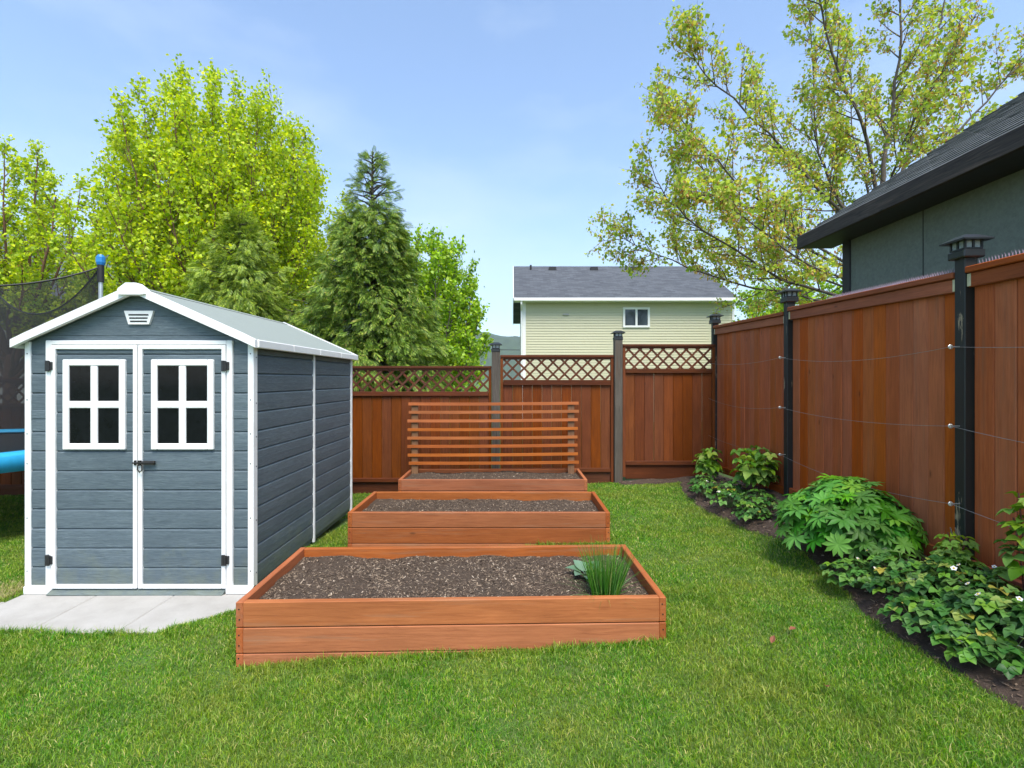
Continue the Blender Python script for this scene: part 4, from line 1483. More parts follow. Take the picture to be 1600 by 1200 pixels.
# spring maple on the right
base = Vector((8.05, 11.0, -0.35))
def LB(pts):
    return [W2(x, y, z) - base for (x, y, z) in pts]
mlimbs = [
    (LB([(1382, 478, 11), (1299, 460, 10.9), (1234, 441, 10.7), (1183, 413, 10.6), (1087, 350, 10.4), (1050, 318, 10.2), (1025, 280, 10.1)]), 0.10),
    (LB([(1384, 488, 11), (1290, 470, 11.2), (1228, 458, 11.3), (1140, 442, 11.3), (1067, 413, 11.2), (1005, 390, 11.0), (965, 368, 10.9)]), 0.085),
    (LB([(1381, 430, 11), (1280, 400, 11.4), (1190, 345, 11.8), (1120, 285, 12.0), (1060, 215, 12.1), (1040, 165, 12.1)]), 0.095),
    (LB([(1381, 440, 11), (1270, 380, 10.4), (1180, 310, 9.9), (1110, 240, 9.6), (1050, 172, 9.4)]), 0.085),
    (LB([(1380, 400, 11), (1310, 330, 10.8), (1240, 250, 10.6), (1160, 170, 10.4), (1100, 110, 10.3), (1075, 60, 10.2)]), 0.10),
    (LB([(1379, 380, 11), (1317, 323, 11.2), (1293, 267, 11.4), (1273, 203, 11.5), (1268, 60, 11.6), (1250, -60, 11.7)]), 0.105),
    (LB([(1378, 330, 11), (1352, 212, 10.8), (1310, 110, 10.5), (1280, 0, 10.3), (1262, -80, 10.2)]), 0.12),
    (LB([(1377, 300, 11), (1385, 222, 11), (1400, 130, 11), (1410, 0, 11), (1405, -120, 11)]), 0.14),
    (LB([(1380, 320, 11), (1410, 265, 11.1), (1425, 217, 11.2), (1447, 130, 11.3), (1475, 0, 11.4), (1490, -100, 11.5)]), 0.13),
    (LB([(1382, 345, 11), (1450, 260, 11.0), (1520, 180, 10.9), (1590, 105, 10.8), (1650, 40, 10.7)]), 0.10),
    (LB([(1384, 350, 11), (1480, 280, 11.6), (1570, 225, 12.1), (1650, 180, 12.5)]), 0.09),
    (LB([(1380, 410, 11), (1330, 360, 12.0), (1280, 300, 13.0), (1220, 215, 13.7), (1180, 140, 14.1)]), 0.09),
    (LB([(1380, 360, 11), (1350, 280, 12.0), (1330, 180, 12.8), (1330, 70, 13.2)]), 0.09),
    (LB([(1381, 460, 11), (1300, 430, 10.2), (1220, 385, 9.5), (1150, 330, 9.1), (1100, 300, 8.9)]), 0.07),
    (LB([(1383, 470, 11), (1300, 440, 12.0), (1210, 400, 12.8), (1130, 380, 13.2), (1060, 340, 13.4)]), 0.08),
    (LB([(1380, 350, 11), (1400, 260, 10.0), (1440, 160, 9.3), (1500, 70, 8.9)]), 0.09),
]
make_tree('spring_maple_tree', 'open spring maple with orange seeds arching over the dark outbuilding', base, mlimbs,
          ([(0, 0, -0.2), (0.02, 0, 1.5), (0.0, 0, 3.5), (0.0, 0, 5.2)], 0.26), M['leaf_maple'], M['bark_maple'],
          4.8, 1.15, 0.35, 6, 0.42, 0.35, 10, 0.090, seeds=(M['samara'], 0.85, 9), jit=0.05, spread=0.72, tmin=0.2, thin=0.42)


def oval_limbs(n, w, h0, h1, fork, r0, upright=0.6, seed=0, depth=None):
    """limbs reaching the surface of an upright oval crown"""
    out = []
    depth = depth or w
    for i in range(n):
        an = i * 2.39996 + seed
        q = (i + 0.5) / n
        zt = lerp(h0 + (h1 - h0) * 0.30, h1, q ** 0.75)
        v_ = (zt - h0) / (h1 - h0)
        rad = math.sqrt(max(1 - (max(v_ - 0.42, 0) / 0.60) ** 2, 0.02)) * rnd.uniform(0.72, 0.98)
        tip = Vector((math.cos(an) * rad * w, math.sin(an) * rad * depth, zt))
        st = Vector((0, 0, lerp(fork * 0.7, fork * 1.3, rnd.random())))
        mid = Vector((tip.x * 0.55, tip.y * 0.55, lerp(st.z, tip.z, 0.42)))
        out.append(([st, st.lerp(mid, 0.5) + Vector((0, 0, -0.05)), mid, mid.lerp(tip, 0.5) + Vector((tip.x * 0.06, tip.y * 0.06, -0.1)), tip], r0 * rnd.uniform(0.7, 1.1)))
    return out


make_tree('lime_maple_tree', 'tall rounded lime green maple behind the shed roof', (-7.5, 13.2, -0.35),
          oval_limbs(84, 3.35, 1.0, 9.0, 1.8, 0.05, seed=0.4), ([(0, 0, -0.2), (0, 0, 1.2), (0, 0, 2.6)], 0.22), M['leaf_lime'], M['bark_red'],
          2.9, 1.0, 1.2, 5, 0.45, 1.3, 22, 0.092, jit=0.09, spread=0.75, tmin=0.25)
make_tree('lime_maple_tree', 'yellow green tree cut off by the left edge behind the trampoline', (-15.2, 15.2, -0.35),
          oval_limbs(24, 2.9, 1.5, 8.6, 2.0, 0.08, seed=1.4), ([(0, 0, -0.2), (0, 0, 1.2), (0, 0, 2.6)], 0.20), M['leaf_lime'], M['bark_red'],
          2.8, 1.05, 0.9, 5, 0.42, 0.8, 20, 0.105, seeds=(M['samara'], 0.3, 6), jit=0.06, spread=0.8, tmin=0.3)
make_tree('hornbeam_tree', 'dense bright green leafy tree just right of the tall cedar', (-2.05, 12.2, -0.35),
          oval_limbs(40, 1.62, 0.2, 5.2, 0.8, 0.045, seed=2.2), ([(0, 0, -0.2), (0, 0, 1.0), (0, 0, 1.8)], 0.12), M['leaf_bright'], M['bark'],
          4.6, 0.6, 0.8, 5, 0.28, 0.8, 15, 0.088, jit=0.05, spread=0.8, tmin=0.3)
make_tree('garden_tree', 'soft green bushy tree between the pale house and the dark outbuilding', (10.4, 18.5, -0.35),
          oval_limbs(20, 2.3, 1.2, 5.6, 1.6, 0.07, seed=3.2), ([(0, 0, -0.2), (0, 0, 1.2), (0, 0, 2.2)], 0.15), M['leaf_bright'], M['bark'],
          2.8, 0.9, 0.7, 5, 0.40, 0.6, 14, 0.13, jit=0.08, spread=0.85, tmin=0.3)
make_tree('garden_tree', 'low lime green tree filling the gap between shed roof and trampoline pole', (-10.9, 14.2, -0.35),
          oval_limbs(16, 1.9, 0.8, 4.4, 1.2, 0.06, seed=5.2), ([(0, 0, -0.2), (0, 0, 1.0), (0, 0, 1.8)], 0.13), M['leaf_lime'], M['bark'],
          2.8, 0.8, 0.6, 5, 0.36, 0.6, 14, 0.11, jit=0.07, spread=0.85, tmin=0.3)


# cedars: drooping flat sprays
def frond(nb=9):
    """flat spray along +x, thin leaflets either side, unit length"""
    v = []; q = []
    def strip(p, d, L, w):
        s = Vector((-d.y, d.x, 0))
        o = len(v)
        v.extend([p - s * w * 0.4, p + d * L * 0.5 - s * w, p + d * L, p + d * L * 0.5 + s * w])
        q.append((o, o + 1, o + 2, o + 3))
    strip(Vector((0, 0, 0)), Vector((1, 0, 0)), 1.0, 0.022)
    for i in range(nb):
        u = 0.12 + 0.80 * i / nb
        for s in (-1, 1):
            an = s * R(38)
            d = Vector((math.cos(an), math.sin(an), 0))
            L = 0.50 * (1 - u * 0.62)
            strip(Vector((u, 0, -0.12 * u * u)), d + Vector((0, 0, -0.25)), L, 0.026)
    return np.array([tuple(p) for p in v]), np.array(q)


FV, FQ = frond(8)


def make_cedar(label, base, H, Rm, mat, nbr, nfr, size, prof=0.8, sparse_top=0.18):
    t = thing('cedar_tree', label, 'tree', base)
    MB().tube([(0, 0, -0.2), (0.03, 0, H * 0.35), (-0.02, 0.02, H * 0.7), (0, 0, H)], [0.15, 0.11, 0.06, 0.010], 8).obj('trunk', M['bark_dark'], t, smooth=True)
    br = MB()
    P = []; D = []; Sc = []
    for i in range(nbr):
        u = (i + rnd.random()) / nbr           # 0 bottom .. 1 top
        h = H * (0.04 + 0.95 * u)
        rad = Rm * (1 - u) ** prof * (rnd.uniform(0.5, 1.22) if u < 0.85 else rnd.uniform(0.5, 1.5)) + 0.06
        an = i * 2.39996 + rnd.uniform(-0.4, 0.4)
        o = Vector((math.cos(an), math.sin(an), 0))
        rise = lerp(0.05, 0.7, u) + rnd.uniform(-0.25, 0.25)
        pts = [Vector((0, 0, h)), Vector((0, 0, h)) + o * rad * 0.4 + Vector((0, 0, rad * rise * 0.35)),
               Vector((0, 0, h)) + o * rad * 0.8 + Vector((0, 0, rad * rise * 0.45)), Vector((0, 0, h)) + o * rad + Vector((0, 0, rad * (rise * 0.5 + 0.06)))]
        c = catmull(pts, 6)
        br.tube(c, [lerp(0.020, 0.004, k / 6) for k in range(7)], 4, cap=False)
        nf_ = int(nfr * (0.35 + rad / Rm) * (1.0 if u < 1 - sparse_top else 0.28))
        for k in range(nf_):
            w_ = rnd.uniform(0.12, 1.0) ** 0.6
            p, d = at_poly(c, w_)
            side = Vector((-o.y, o.x, 0)) * rnd.uniform(-1, 1)
            dd = (o * 0.9 + side * 0.9 + Vector((0, 0, rnd.uniform(-1.5, 0.1) + (0.9 if u > 0.85 else 0)))).normalized()
            P.append(p + side * 0.22 * rad + Vector((0, 0, rnd.uniform(-0.45, 0.15) * min(rad, 1)))); D.append(dd)
            Sc.append(size * rnd.uniform(0.6, 1.25) * (1.0 if u < 0.8 else 0.72))
    br.obj('limbs', M['bark_dark'], t)
    P = np.array([tuple(p) for p in P]); D = np.array([tuple(p) for p in D]); Sc = np.array(Sc)
    n = len(P)
    up = np.tile([0, 0, 1.0], (n, 1)) + rng.normal(0, 0.55, (n, 3))
    Y = np.cross(up, D); Y /= np.linalg.norm(Y, axis=1)[:, None]
    Z = np.cross(D, Y)
    V = (P[:, None, :] + Sc[:, None, None] * (FV[None, :, 0:1] * D[:, None, :] + FV[None, :, 1:2] * Y[:, None, :] + FV[None, :, 2:3] * Z[:, None, :]))
    Q = (np.arange(n)[:, None, None] * len(FV) + FQ[None]).reshape(-1, 4)
    link('crown', np_mesh('crown', V.reshape(-1, 3), Q, mat), t)
    return t


make_cedar('tall pointed dark green cedar with a thin bare leader behind the lattice fence', (-2.72, 9.8, -0.3), 6.25, 1.66, M['cedar_leaf'], 210, 96, 0.24, prof=0.80, sparse_top=0.2)
make_cedar('olive green cedar in front of the tall lime maple behind the shed', (-5.75, 10.6, -0.3), 5.35, 1.95, M['cedar_olive'], 210, 80, 0.24, prof=0.78, sparse_top=0.03)
make_cedar('low bushy cedar filling the gap between the two taller cedars', (-4.15, 10.4, -0.3), 3.6, 1.45, M['cedar_leaf'], 100, 60, 0.24, prof=0.6)

# ------------------------------------------------------------------ garden plants
def leaflet(mb, base, d, L, W, n=2, fold=0.18, droop=0.2, tipr=0.6, normal=Vector((0, 0, 1))):
    """one blade: midrib with two halves"""
    d = Vector(d).normalized()
    s = normal.cross(d).normalized()
    nn = d.cross(s)
    mids = []; lefts = []; rights = []
    for i in range(n + 2):
        u = i / (n + 1)
        w = W * math.sin(math.pi * (u ** tipr)) * 0.5 if 0 < u < 1 else 0.0
        p = Vector(base) + d * (L * u) - nn * (droop * L * u * u)
        mids.append(p); lefts.append(p + s * w + nn * (fold * w)); rights.append(p - s * w + nn * (fold * w))
    v = []; f = []
    v.append(mids[0])
    for i in range(1, n + 1):
        v += [lefts[i], mids[i], rights[i]]
    v.append(mids[-1])
    f += [(0, 2, 1), (0, 3, 2)]
    for i in range(n - 1):
        o = 1 + i * 3
        f += [(o, o + 1, o + 4, o + 3), (o + 1, o + 2, o + 5, o + 4)]
    o = 1 + (n - 1) * 3; e = len(v) - 1
    f += [(o, o + 1, e), (o + 1, o + 2, e)]
    mb.add(v, f)


def palmate(n, L, W, mat, name, cup=0.25):
    out = []
    for var in range(3):
        k = MB()
        for i in range(n):
            an = 2 * math.pi * (i + 0.5) / n + rnd.uniform(-0.08, 0.08)
            d = Vector((math.cos(an), math.sin(an), cup + rnd.uniform(-0.1, 0.1)))
            leaflet(k, (0, 0, 0), d, L * rnd.uniform(0.85, 1.1), W, 2, 0.35, 0.30 + rnd.uniform(-0.1, 0.15), 1.35)
        out.append(k.mesh(name, mat, True))
    return out


def trifoliate(L, W, mat, name, n=3, spread=75):
    out = []
    for var in range(3):
        k = MB()
        for i in range(n):
            an = R((i - (n - 1) / 2) * spread / ((n - 1) / 2) if n > 1 else 0) + rnd.uniform(-0.1, 0.1)
            d = Vector((math.cos(an), math.sin(an), 0.12 + rnd.uniform(-0.1, 0.1)))
            leaflet(k, (0, 0, 0), d, L * (1.1 if i == n // 2 else 0.95), W, 3, 0.42, 0.30 + rnd.uniform(-0.1, 0.1), 0.85)
        out.append(k.mesh(name, mat, True))
    return out


def orient(o, normal, heading, scale=1.0):
    z = Vector(normal).normalized()
    x = Vector(heading); x = (x - z * x.dot(z))
    if x.length < 1e-4: x = z.orthogonal()
    x.normalize(); y = z.cross(x)
    m = Matrix((x, y, z)).transposed()
    o.rotation_euler = m.to_euler()
    o.scale = (scale, scale, scale)


lup = palmate(11, 0.100, 0.033, M['lupin'], 'leaf')
LP = thing('lupin_plant', 'large round lupin clump with bright green palmate leaves by the fence', 'plant', (2.58, 3.86, G(2.55, 3.86)))
stm = MB()
for i in range(210):
    an = i * 2.39996
    v_ = (i + 0.5) / 210
    el = lerp(0.08, 1.0, v_) * math.pi / 2
    r_ = 0.49 * rnd.uniform(0.80, 1.08)
    o = Vector((math.cos(an) * math.cos(el), math.sin(an) * math.cos(el), math.sin(el)))
    p = Vector((o.x * r_ * 0.98, o.y * r_ * 0.95, 0.05 + o.z * 0.47 * rnd.uniform(0.88, 1.08)))
    if p.x > 0.33: p.x = 0.33 - rnd.random() * 0.1
    l_ = link('leaf', lup[i % 3], LP, p)
    orient(l_, o * 0.8 + Vector((0, 0, 0.5)) + rvec(0.42), rvec(), rnd.uniform(0.7, 1.2))
    stm.tube([(o.x * 0.06, o.y * 0.06, 0), (p.x * 0.55, p.y * 0.55, p.z * 0.6), tuple(p)], 0.0035, 4, cap=False)
stm.obj('stems', M['stem'], LP)

stw = trifoliate(0.047, 0.047, M['strawb'], 'leaf')
flm = MB()
for k in range(5):
    an = 2 * math.pi * k / 5
    leaflet(flm, (0, 0, 0), (math.cos(an), math.sin(an), 0.15), 0.014, 0.015, 2, 0.1, 0.0, 0.7)
n0 = len(flm.f)
flm.tube([(0, 0, 0.0), (0, 0, 0.004)], [0.005, 0.004], 7, mi=1)
flower_me = flm.mesh('flower', [M['petal'], M['pollen']])


def strawberry(x, y, nl, rad, hgt, nfl, label, group):
    t = thing('strawberry_plant', label, 'plant', (x, y, G(x, y) + 0.01), rnd.uniform(0, 6), group)
    st = MB()
    nl = int(nl * 2.0)
    for i in range(nl):
        an = i * 2.39996 + rnd.uniform(-0.3, 0.3)
        v_ = (i + 0.5) / nl
        r_ = rad * math.sqrt(v_) * rnd.uniform(0.8, 1.15)
        p = Vector((math.cos(an) * r_, math.sin(an) * r_, hgt * lerp(1.05, 0.45, v_ ** 1.5) * rnd.uniform(0.8, 1.15)))
        l_ = link('leaf', stw[i % 3], t, p)
        h_ = Vector((math.cos(an), math.sin(an), 0))
        orient(l_, Vector((0, 0, 1)) + h_ * 0.45 * v_ + rvec(0.25), h_ + rvec(0.35), rnd.uniform(0.8, 1.25))
        st.tube([(0, 0, 0), (p.x * 0.5, p.y * 0.5, p.z * 0.7), tuple(p)], 0.0018, 4, cap=False)
    for i in range(nfl):
        an = rnd.uniform(0, 6.28); r_ = rad * rnd.uniform(0.5, 1.05)
        p = Vector((math.cos(an) * r_, math.sin(an) * r_, hgt * rnd.uniform(1.0, 1.3)))
        l_ = link('flower', flower_me, t, p)
        orient(l_, Vector((rnd.uniform(-0.4, 0.2), -0.6, 0.8)), rvec(), rnd.uniform(0.9, 1.25))
        st.tube([(p.x * 0.3, p.y * 0.3, 0), tuple(p)], 0.0014, 4, cap=False)
    st.obj('stems', M['stem'], t)
    return t


near_g = 'strawberry plants by the near fence post'
sb = [(2.34, 3.34, 22, 0.17, 0.15, 4, 'flowering strawberry plant at the foot of the lupin clump'),
      (2.56, 3.22, 18, 0.17, 0.15, 2, None), (2.44, 2.98, 22, 0.19, 0.17, 3, None), (2.66, 2.92, 22, 0.19, 0.17, 2, None),
      (2.33, 2.76, 20, 0.17, 0.15, 3, None), (2.60, 2.64, 26, 0.21, 0.17, 3, None), (2.36, 2.58, 20, 0.17, 0.14, 3, None),
      (2.66, 2.42, 24, 0.20, 0.16, 3, None), (2.52, 2.62, 18, 0.17, 0.17, 1, None),
      (2.34, 2.40, 16, 0.13, 0.12, 5, 'strawberry plant with white flowers at the right edge nearest the camera')]
for (x, y, nl, r_, h_, nf_, lab) in sb:
    strawberry(x - 0.05, y, int(nl * 1.25), r_ * 1.12, h_, nf_, lab or 'low dark green strawberry plant in the patch near the closest fence post', near_g)
far_g = 'strawberry plants beyond the lupin'
for (x, y, nl, r_, h_, nf_) in [(2.34, 6.05, 18, 0.18, 0.15, 1), (2.50, 5.75, 18, 0.18, 0.15, 1), (2.36, 5.45, 20, 0.20, 0.17, 3), (2.52, 5.10, 20, 0.20, 0.16, 0), (2.36, 4.92, 20, 0.18, 0.13, 0), (2.62, 4.66, 14, 0.14, 0.12, 0), (2.42, 6.40, 16, 0.16, 0.15, 0)]:
    strawberry(x, y, nl, r_, h_, nf_, 'low dark green strawberry plant in the patch beyond the lupin clump', far_g)

ras = trifoliate(0.088, 0.070, M['rasp'], 'leaf', 3, 80)
ras5 = trifoliate(0.080, 0.056, M['rasp'], 'leaf', 5, 105)


def raspberry(x, y, canes, hgt, spread, nl, label, lsc=1.0, bare=0):
    t = thing('raspberry_plant', label, 'plant', (x, y, G(x, y) + 0.01), 0, 'raspberry canes along the fence')
    st = MB()
    for c_ in range(canes):
        an = rnd.uniform(0, 6.28)
        h = hgt * rnd.uniform(0.65, 1.05)
        o = Vector((math.cos(an), math.sin(an), 0)) * spread * rnd.uniform(0.3, 1)
        if o.x > 0.04: o.x *= 0.3
        p = [Vector((o.x * 0.25, o.y * 0.25, 0)), Vector((o.x * 0.5, o.y * 0.5, h * 0.5)), Vector((o.x, o.y, h))]
        st.tube(catmull(p, 4), 0.0042, 5)
        for i in range(nl):
            u = lerp(0.22, 1.0, (i + 0.5) / nl)
            q, d = at_poly(p, u)
            a2 = i * 2.4 + c_
            hd = Vector((math.cos(a2), math.sin(a2), 0.0))
            ln_ = 0.07 * lsc * lerp(1.4, 0.4, u)
            e = q + hd * ln_ + Vector((0, 0, ln_ * 0.5))
            st.tube([tuple(q), tuple(e)], 0.0016, 4, cap=False)
            l_ = link('leaf', (ras if i % 3 else ras5)[i % 3], t, e)
            orient(l_, Vector((0, 0, 1)) + hd * 0.45 + rvec(0.25), hd, lsc * rnd.uniform(0.75, 1.2) * lerp(1.15, 0.75, u))
    st.obj('canes', M['cane'], t)
    for b_ in range(bare):
        MB().tube([(b_ * 0.03, 0.02, 0), (b_ * 0.03 + 0.01, 0.0, hgt * 0.7), (b_ * 0.03 - 0.02, 0.0, hgt * 1.05)], 0.004, 5).obj('dead_cane', M['bark'], t)
    return t


raspberry(2.74, 7.02, 7, 0.50, 0.20, 9, 'young raspberry plant in the far corner where the fences meet', 1.25)
raspberry(2.80, 5.72, 13, 0.46, 0.34, 9, 'bushy bright green raspberry plant left of the middle black post', 1.3)
raspberry(2.76, 3.14, 4, 0.30, 0.11, 8, 'small yellow green raspberry shoot beside the nearest black post', 0.85, bare=2)
raspberry(2.74, 2.66, 3, 0.62, 0.07, 11, 'tall red stemmed raspberry cane at the right edge of the picture', 0.85)
raspberry(2.74, 2.40, 4, 0.36, 0.12, 8, 'leafy raspberry shoots under the tall cane at the right edge', 0.9)

# chives and cabbage in the nearest bed
CH = thing('chive_clump', 'upright clump of green chives in the nearest raised bed', 'plant', (0.575, 3.10, 0.168))
P0 = []; Vv = []; Ff = []
def blade_strip(p0, d, L, w, bend, nseg=4):
    o = len(Vv)
    d = Vector(d).normalized()
    h = Vector((d.x, d.y, 0))
    h = h.normalized() if h.length > 1e-4 else Vector((1, 0, 0))
    s = Vector((-h.y, h.x, 0))
    rot = rnd.uniform(0, 3.14); s = (s * math.cos(rot) + h * math.sin(rot))
    for i in range(nseg + 1):
        u = i / nseg
        p = p0 + d * (L * u) + h * (bend * L * u * u) - Vector((0, 0, abs(bend) * L * 0.6 * u * u))
        ww = w * (1 - 0.85 * u)
        Vv.append(tuple(p - s * ww)); Vv.append(tuple(p + s * ww))
    for i in range(nseg):
        Ff.append((o + 2 * i, o + 2 * i + 1, o + 2 * i + 3, o + 2 * i + 2))
for i in range(420):
    an = rnd.uniform(0, 6.283); r_ = 0.085 * math.sqrt(rnd.random())
    p0 = Vector((math.cos(an) * r_, math.sin(an) * r_, -0.01))
    lean = rnd.uniform(0.0, 0.34)
    blade_strip(p0, (math.cos(an) * lean, math.sin(an) * lean, 1), rnd.uniform(0.20, 0.36), 0.0030, rnd.uniform(-0.02, 0.14))
for i in range(70):
    an = rnd.uniform(0, 6.283); r_ = 0.10 * math.sqrt(rnd.random())
    p0 = Vector((math.cos(an) * r_, math.sin(an) * r_, 0.0))
    blade_strip(p0, (math.cos(an) * 0.9, math.sin(an) * 0.9, 0.9), rnd.uniform(0.12, 0.24), 0.002, rnd.uniform(0.3, 0.7))
link('leaves', np_mesh('leaves', np.array(Vv), np.array(Ff), M['chive']), CH)

CB = thing('cabbage_seedling', 'pale blue green cabbage seedling left of the chive clump', 'plant', (0.50, 3.36, 0.175))
for i in range(8):
    an = i * 2.4 + 2.2
    k = MB()
    L = rnd.uniform(0.075, 0.11)
    d = Vector((math.cos(an), math.sin(an), rnd.uniform(0.35, 1.2))).normalized()
    k.tube([(0, 0, 0), tuple(d * 0.05)], 0.003, 5, cap=False)
    leaflet(k, d * 0.045, d + Vector((0, 0, 0.2)), L, L * 0.95, 4, 0.30, 0.45, 0.8)
    k.obj('leaf', M['cabbage'], CB, smooth=True)

# ------------------------------------------------------------------ grass
beds = [(-1.552, 2.82, R(1.6), 2.44, 0.93), (-1.529, 4.67, R(-0.1), 2.44, 0.88), (-1.467, 6.47, R(0.2), 2.44, 0.80)]
def in_beds(x, y, m=0.0):
    r = np.zeros(x.shape, bool)
    for (bx, by, a_, w, d) in beds:
        dx, dy = x - bx, y - by
        u = dx * math.cos(a_) + dy * math.sin(a_); v_ = -dx * math.sin(a_) + dy * math.cos(a_)
        r |= (u > -m) & (u < w + m) & (v_ > -m) & (v_ < d + m)
    return r


def lawn_ok(x, y):
    ok = ~in_beds(x, y, 0.004)
    ok &= x < edge_x(y) + 0.03
    ok &= ~((x > -3.60) & (x < -1.89) & (y > 3.66) & (y < 6.02))          # shed
    corner = (x > -2.16) & ((x + 2.16) / 0.22 + (3.36 - y) / 0.22 > 1.0) & (y < 3.40)
    left = (x < -3.60) & (y > 3.54 + 0.10 * (x + 3.6) + 0.015 * fbm(x, y, 11.0))
    pav = (x > -4.72) & (x < -1.895) & (y > 3.145 + 0.02 * fbm(x, y, 9.0)) & (y < 4.24) & ~corner & ~left
    ok &= ~pav
    ok &= y < 7.46
    return ok


# density falls with distance; only where the lawn is in view
def scatter(n, x0, x1, y0, y1):
    x = rng.uniform(x0, x1, n); y = rng.uniform(y0, y1, n)
    k = lawn_ok(x, y) & (np.abs(x) < y * 1.08 + 0.8)
    return x[k], y[k]


SX = []; SY = []
for (y0, y1, dens) in ((1.5, 2.6, 34000), (2.6, 3.6, 26000), (3.6, 5.0, 16000), (5.0, 7.46, 10000)):
    xw = min(y1 * 1.08 + 0.8, 8.0)
    a_, b_ = scatter(int(dens * (y1 - y0) * (xw + 2.4)), -xw, 2.4, y0, y1)
    SX.append(a_); SY.append(b_)
gx = np.concatenate(SX); gy = np.concatenate(SY)
# taller fringe left uncut along the boards, slabs and shed
ex = []; ey = []
for (bx, by, a_, w, d) in beds:
    for (p, q) in (((0, -0.03), (w, -0.03)), ((0, d + 0.03), (w, d + 0.03)), ((-0.03, 0), (-0.03, d)), ((w + 0.03, 0), (w + 0.03, d))):
        m = int(1500 * math.hypot(q[0] - p[0], q[1] - p[1]))
        u = rng.uniform(0, 1, m)
        lx = p[0] + (q[0] - p[0]) * u + rng.normal(0, 0.018, m); ly = p[1] + (q[1] - p[1]) * u + rng.normal(0, 0.018, m)
        ex.append(bx + lx * math.cos(a_) - ly * math.sin(a_)); ey.append(by + lx * math.sin(a_) + ly * math.cos(a_))
m = 2600
ex.append(-1.88 + rng.exponential(0.03, m)); ey.append(rng.uniform(3.75, 6.0, m))
m = 2500
ex.append(rng.uniform(-3.2, -1.95, m)); ey.append(3.14 - rng.exponential(0.03, m))
ex = np.concatenate(ex); ey = np.concatenate(ey)
k = lawn_ok(ex, ey); ex, ey = ex[k], ey[k]
nb = len(gx); nfz = len(ex)
X = np.concatenate([gx, ex]); Y = np.concatenate([gy, ey])
n = len(X)
Lb = rng.uniform(0.013, 0.036, n) * (1 + 0.35 * fbm(X, Y, 2.3) + 0.30 * fbm(X, Y, 11.0, 3.0))
Lb[nb:] *= rng.uniform(1.1, 2.0, nfz)
Wb = (0.0009 + 0.00034 * Y) * rng.uniform(0.7, 1.3, n)
an = rng.uniform(0, 2 * np.pi, n)
lean = np.abs(rng.normal(0.45, 0.45, n))
hx_, hy_ = np.cos(an), np.sin(an)
rot = rng.uniform(0, np.pi, n)
sx_ = -hy_ * np.cos(rot) + hx_ * np.sin(rot); sy_ = hx_ * np.cos(rot) + hy_ * np.sin(rot)
Zg = g(X, Y) - 0.004
V = np.empty((n, 5, 3))
mx_, my_, mz_ = X + hx_ * lean * Lb * 0.35, Y + hy_ * lean * Lb * 0.35, Zg + Lb * 0.58
tx_, ty_, tz_ = X + hx_ * lean * Lb * 1.1, Y + hy_ * lean * Lb * 1.1, Zg + Lb * (1.0 - 0.22 * np.clip(lean, 0, 1.5))
V[:, 0] = np.stack([X - sx_ * Wb, Y - sy_ * Wb, Zg], 1)
V[:, 1] = np.stack([X + sx_ * Wb, Y + sy_ * Wb, Zg], 1)
V[:, 2] = np.stack([mx_ + sx_ * Wb * 0.8, my_ + sy_ * Wb * 0.8, mz_], 1)
V[:, 3] = np.stack([mx_ - sx_ * Wb * 0.8, my_ - sy_ * Wb * 0.8, mz_], 1)
V[:, 4] = np.stack([tx_, ty_, tz_], 1)
idx = np.arange(n)[:, None] * 5
F3 = np.concatenate([idx + np.array([0, 1, 2]), idx + np.array([0, 2, 3]), idx + np.array([3, 2, 4])], 0)
gr = link('grass', np_mesh('grass', V.reshape(-1, 3), F3, M['grass']))
tag(gr, 'short mown green lawn grass around the raised beds', 'grass', kind='stuff')
print('grass blades', n)

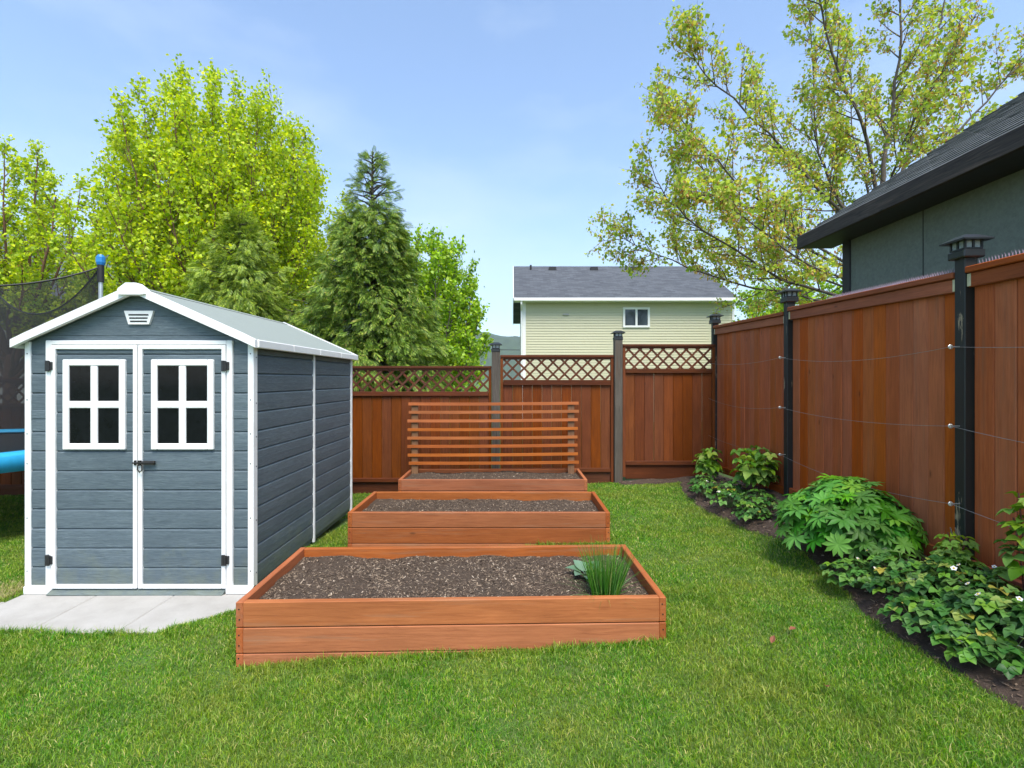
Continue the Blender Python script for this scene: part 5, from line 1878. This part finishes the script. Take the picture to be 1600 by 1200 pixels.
# sun-dried grass beside the shed's left corner
m = 5200
dx_ = -3.64 - rng.exponential(0.28, m); dy_ = 3.60 + 0.1 * (dx_ + 3.6) + rng.normal(0.10, 0.13, m)
k = lawn_ok(dx_, dy_) & (dx_ > -4.8); dx_, dy_ = dx_[k], dy_[k]; m = len(dx_)
an_ = rng.uniform(0, 6.28, m); l_ = rng.uniform(0.02, 0.05, m)
q0 = np.stack([dx_, dy_, g(dx_, dy_)], 1); dd_ = np.stack([np.cos(an_), np.sin(an_), rng.uniform(0.3, 1.4, m)], 1)
dd_ /= np.linalg.norm(dd_, axis=1)[:, None]
ss_ = np.stack([-np.sin(an_), np.cos(an_), np.zeros(m)], 1) * 0.0018
DV = np.stack([q0 - ss_, q0 + ss_, q0 + dd_ * l_[:, None]], 1)
dry_m = leafy('dry_grass_blades', [(0.0, (0.20, 0.26, 0.06)), (0.4, (0.42, 0.38, 0.16)), (1.0, (0.62, 0.52, 0.28))], trans=0.3)
tag(link('dry_grass', np_mesh('dry_grass', DV.reshape(-1, 3), np.arange(m * 3).reshape(m, 3), dry_m)),
    'patch of straw coloured dry grass at the left corner of the shed', 'grass', kind='stuff')

# fallen leaves on the lawn
for i, (px, py, lab) in enumerate(((1243, 990, 'small dry brown leaf on the lawn right of the nearest bed'),
                                   (1205, 1012, 'curled russet leaf on the lawn near the nearest bed corner'),
                                   (1290, 1078, 'reddish dry leaf on the lawn toward the bottom right'))):
    Z = 785 * 1.45 / (py - 593)
    x_ = (px - 800) * Z / 785
    k = MB()
    leaflet(k, (0, 0, 0), (1, 0.2, 0.1), 0.05, 0.028, 3, 0.7, -0.3, 0.8)
    o = k.obj('fallen_leaf', M['dry_leaf'], None, (x_, Z, G(x_, Z) + 0.036), (rnd.uniform(-.4, .4), rnd.uniform(-.4, .4), rnd.uniform(0, 6)))
    tag(o, lab, 'leaf', 'dry leaves on the lawn')

# ------------------------------------------------------------------ air
hz_m = bpy.data.materials.new('haze_air'); hz_m.use_nodes = True
hn = hz_m.node_tree; hn.nodes.clear()
ho = hn.nodes.new('ShaderNodeOutputMaterial'); hv_ = hn.nodes.new('ShaderNodeVolumePrincipled')
hv_.inputs['Color'].default_value = (0.80, 0.90, 1.0, 1); hv_.inputs['Density'].default_value = 0.00026
hv_.inputs['Anisotropy'].default_value = 0.0
hn.links.new(hv_.outputs[0], ho.inputs['Volume'])
hzo = MB().box(-2600, 2600, -260, 2600, -6, 420).obj('haze', hz_m)
tag(hzo, 'thin bluish haze in the air towards the wooded hill', None, kind='stuff')
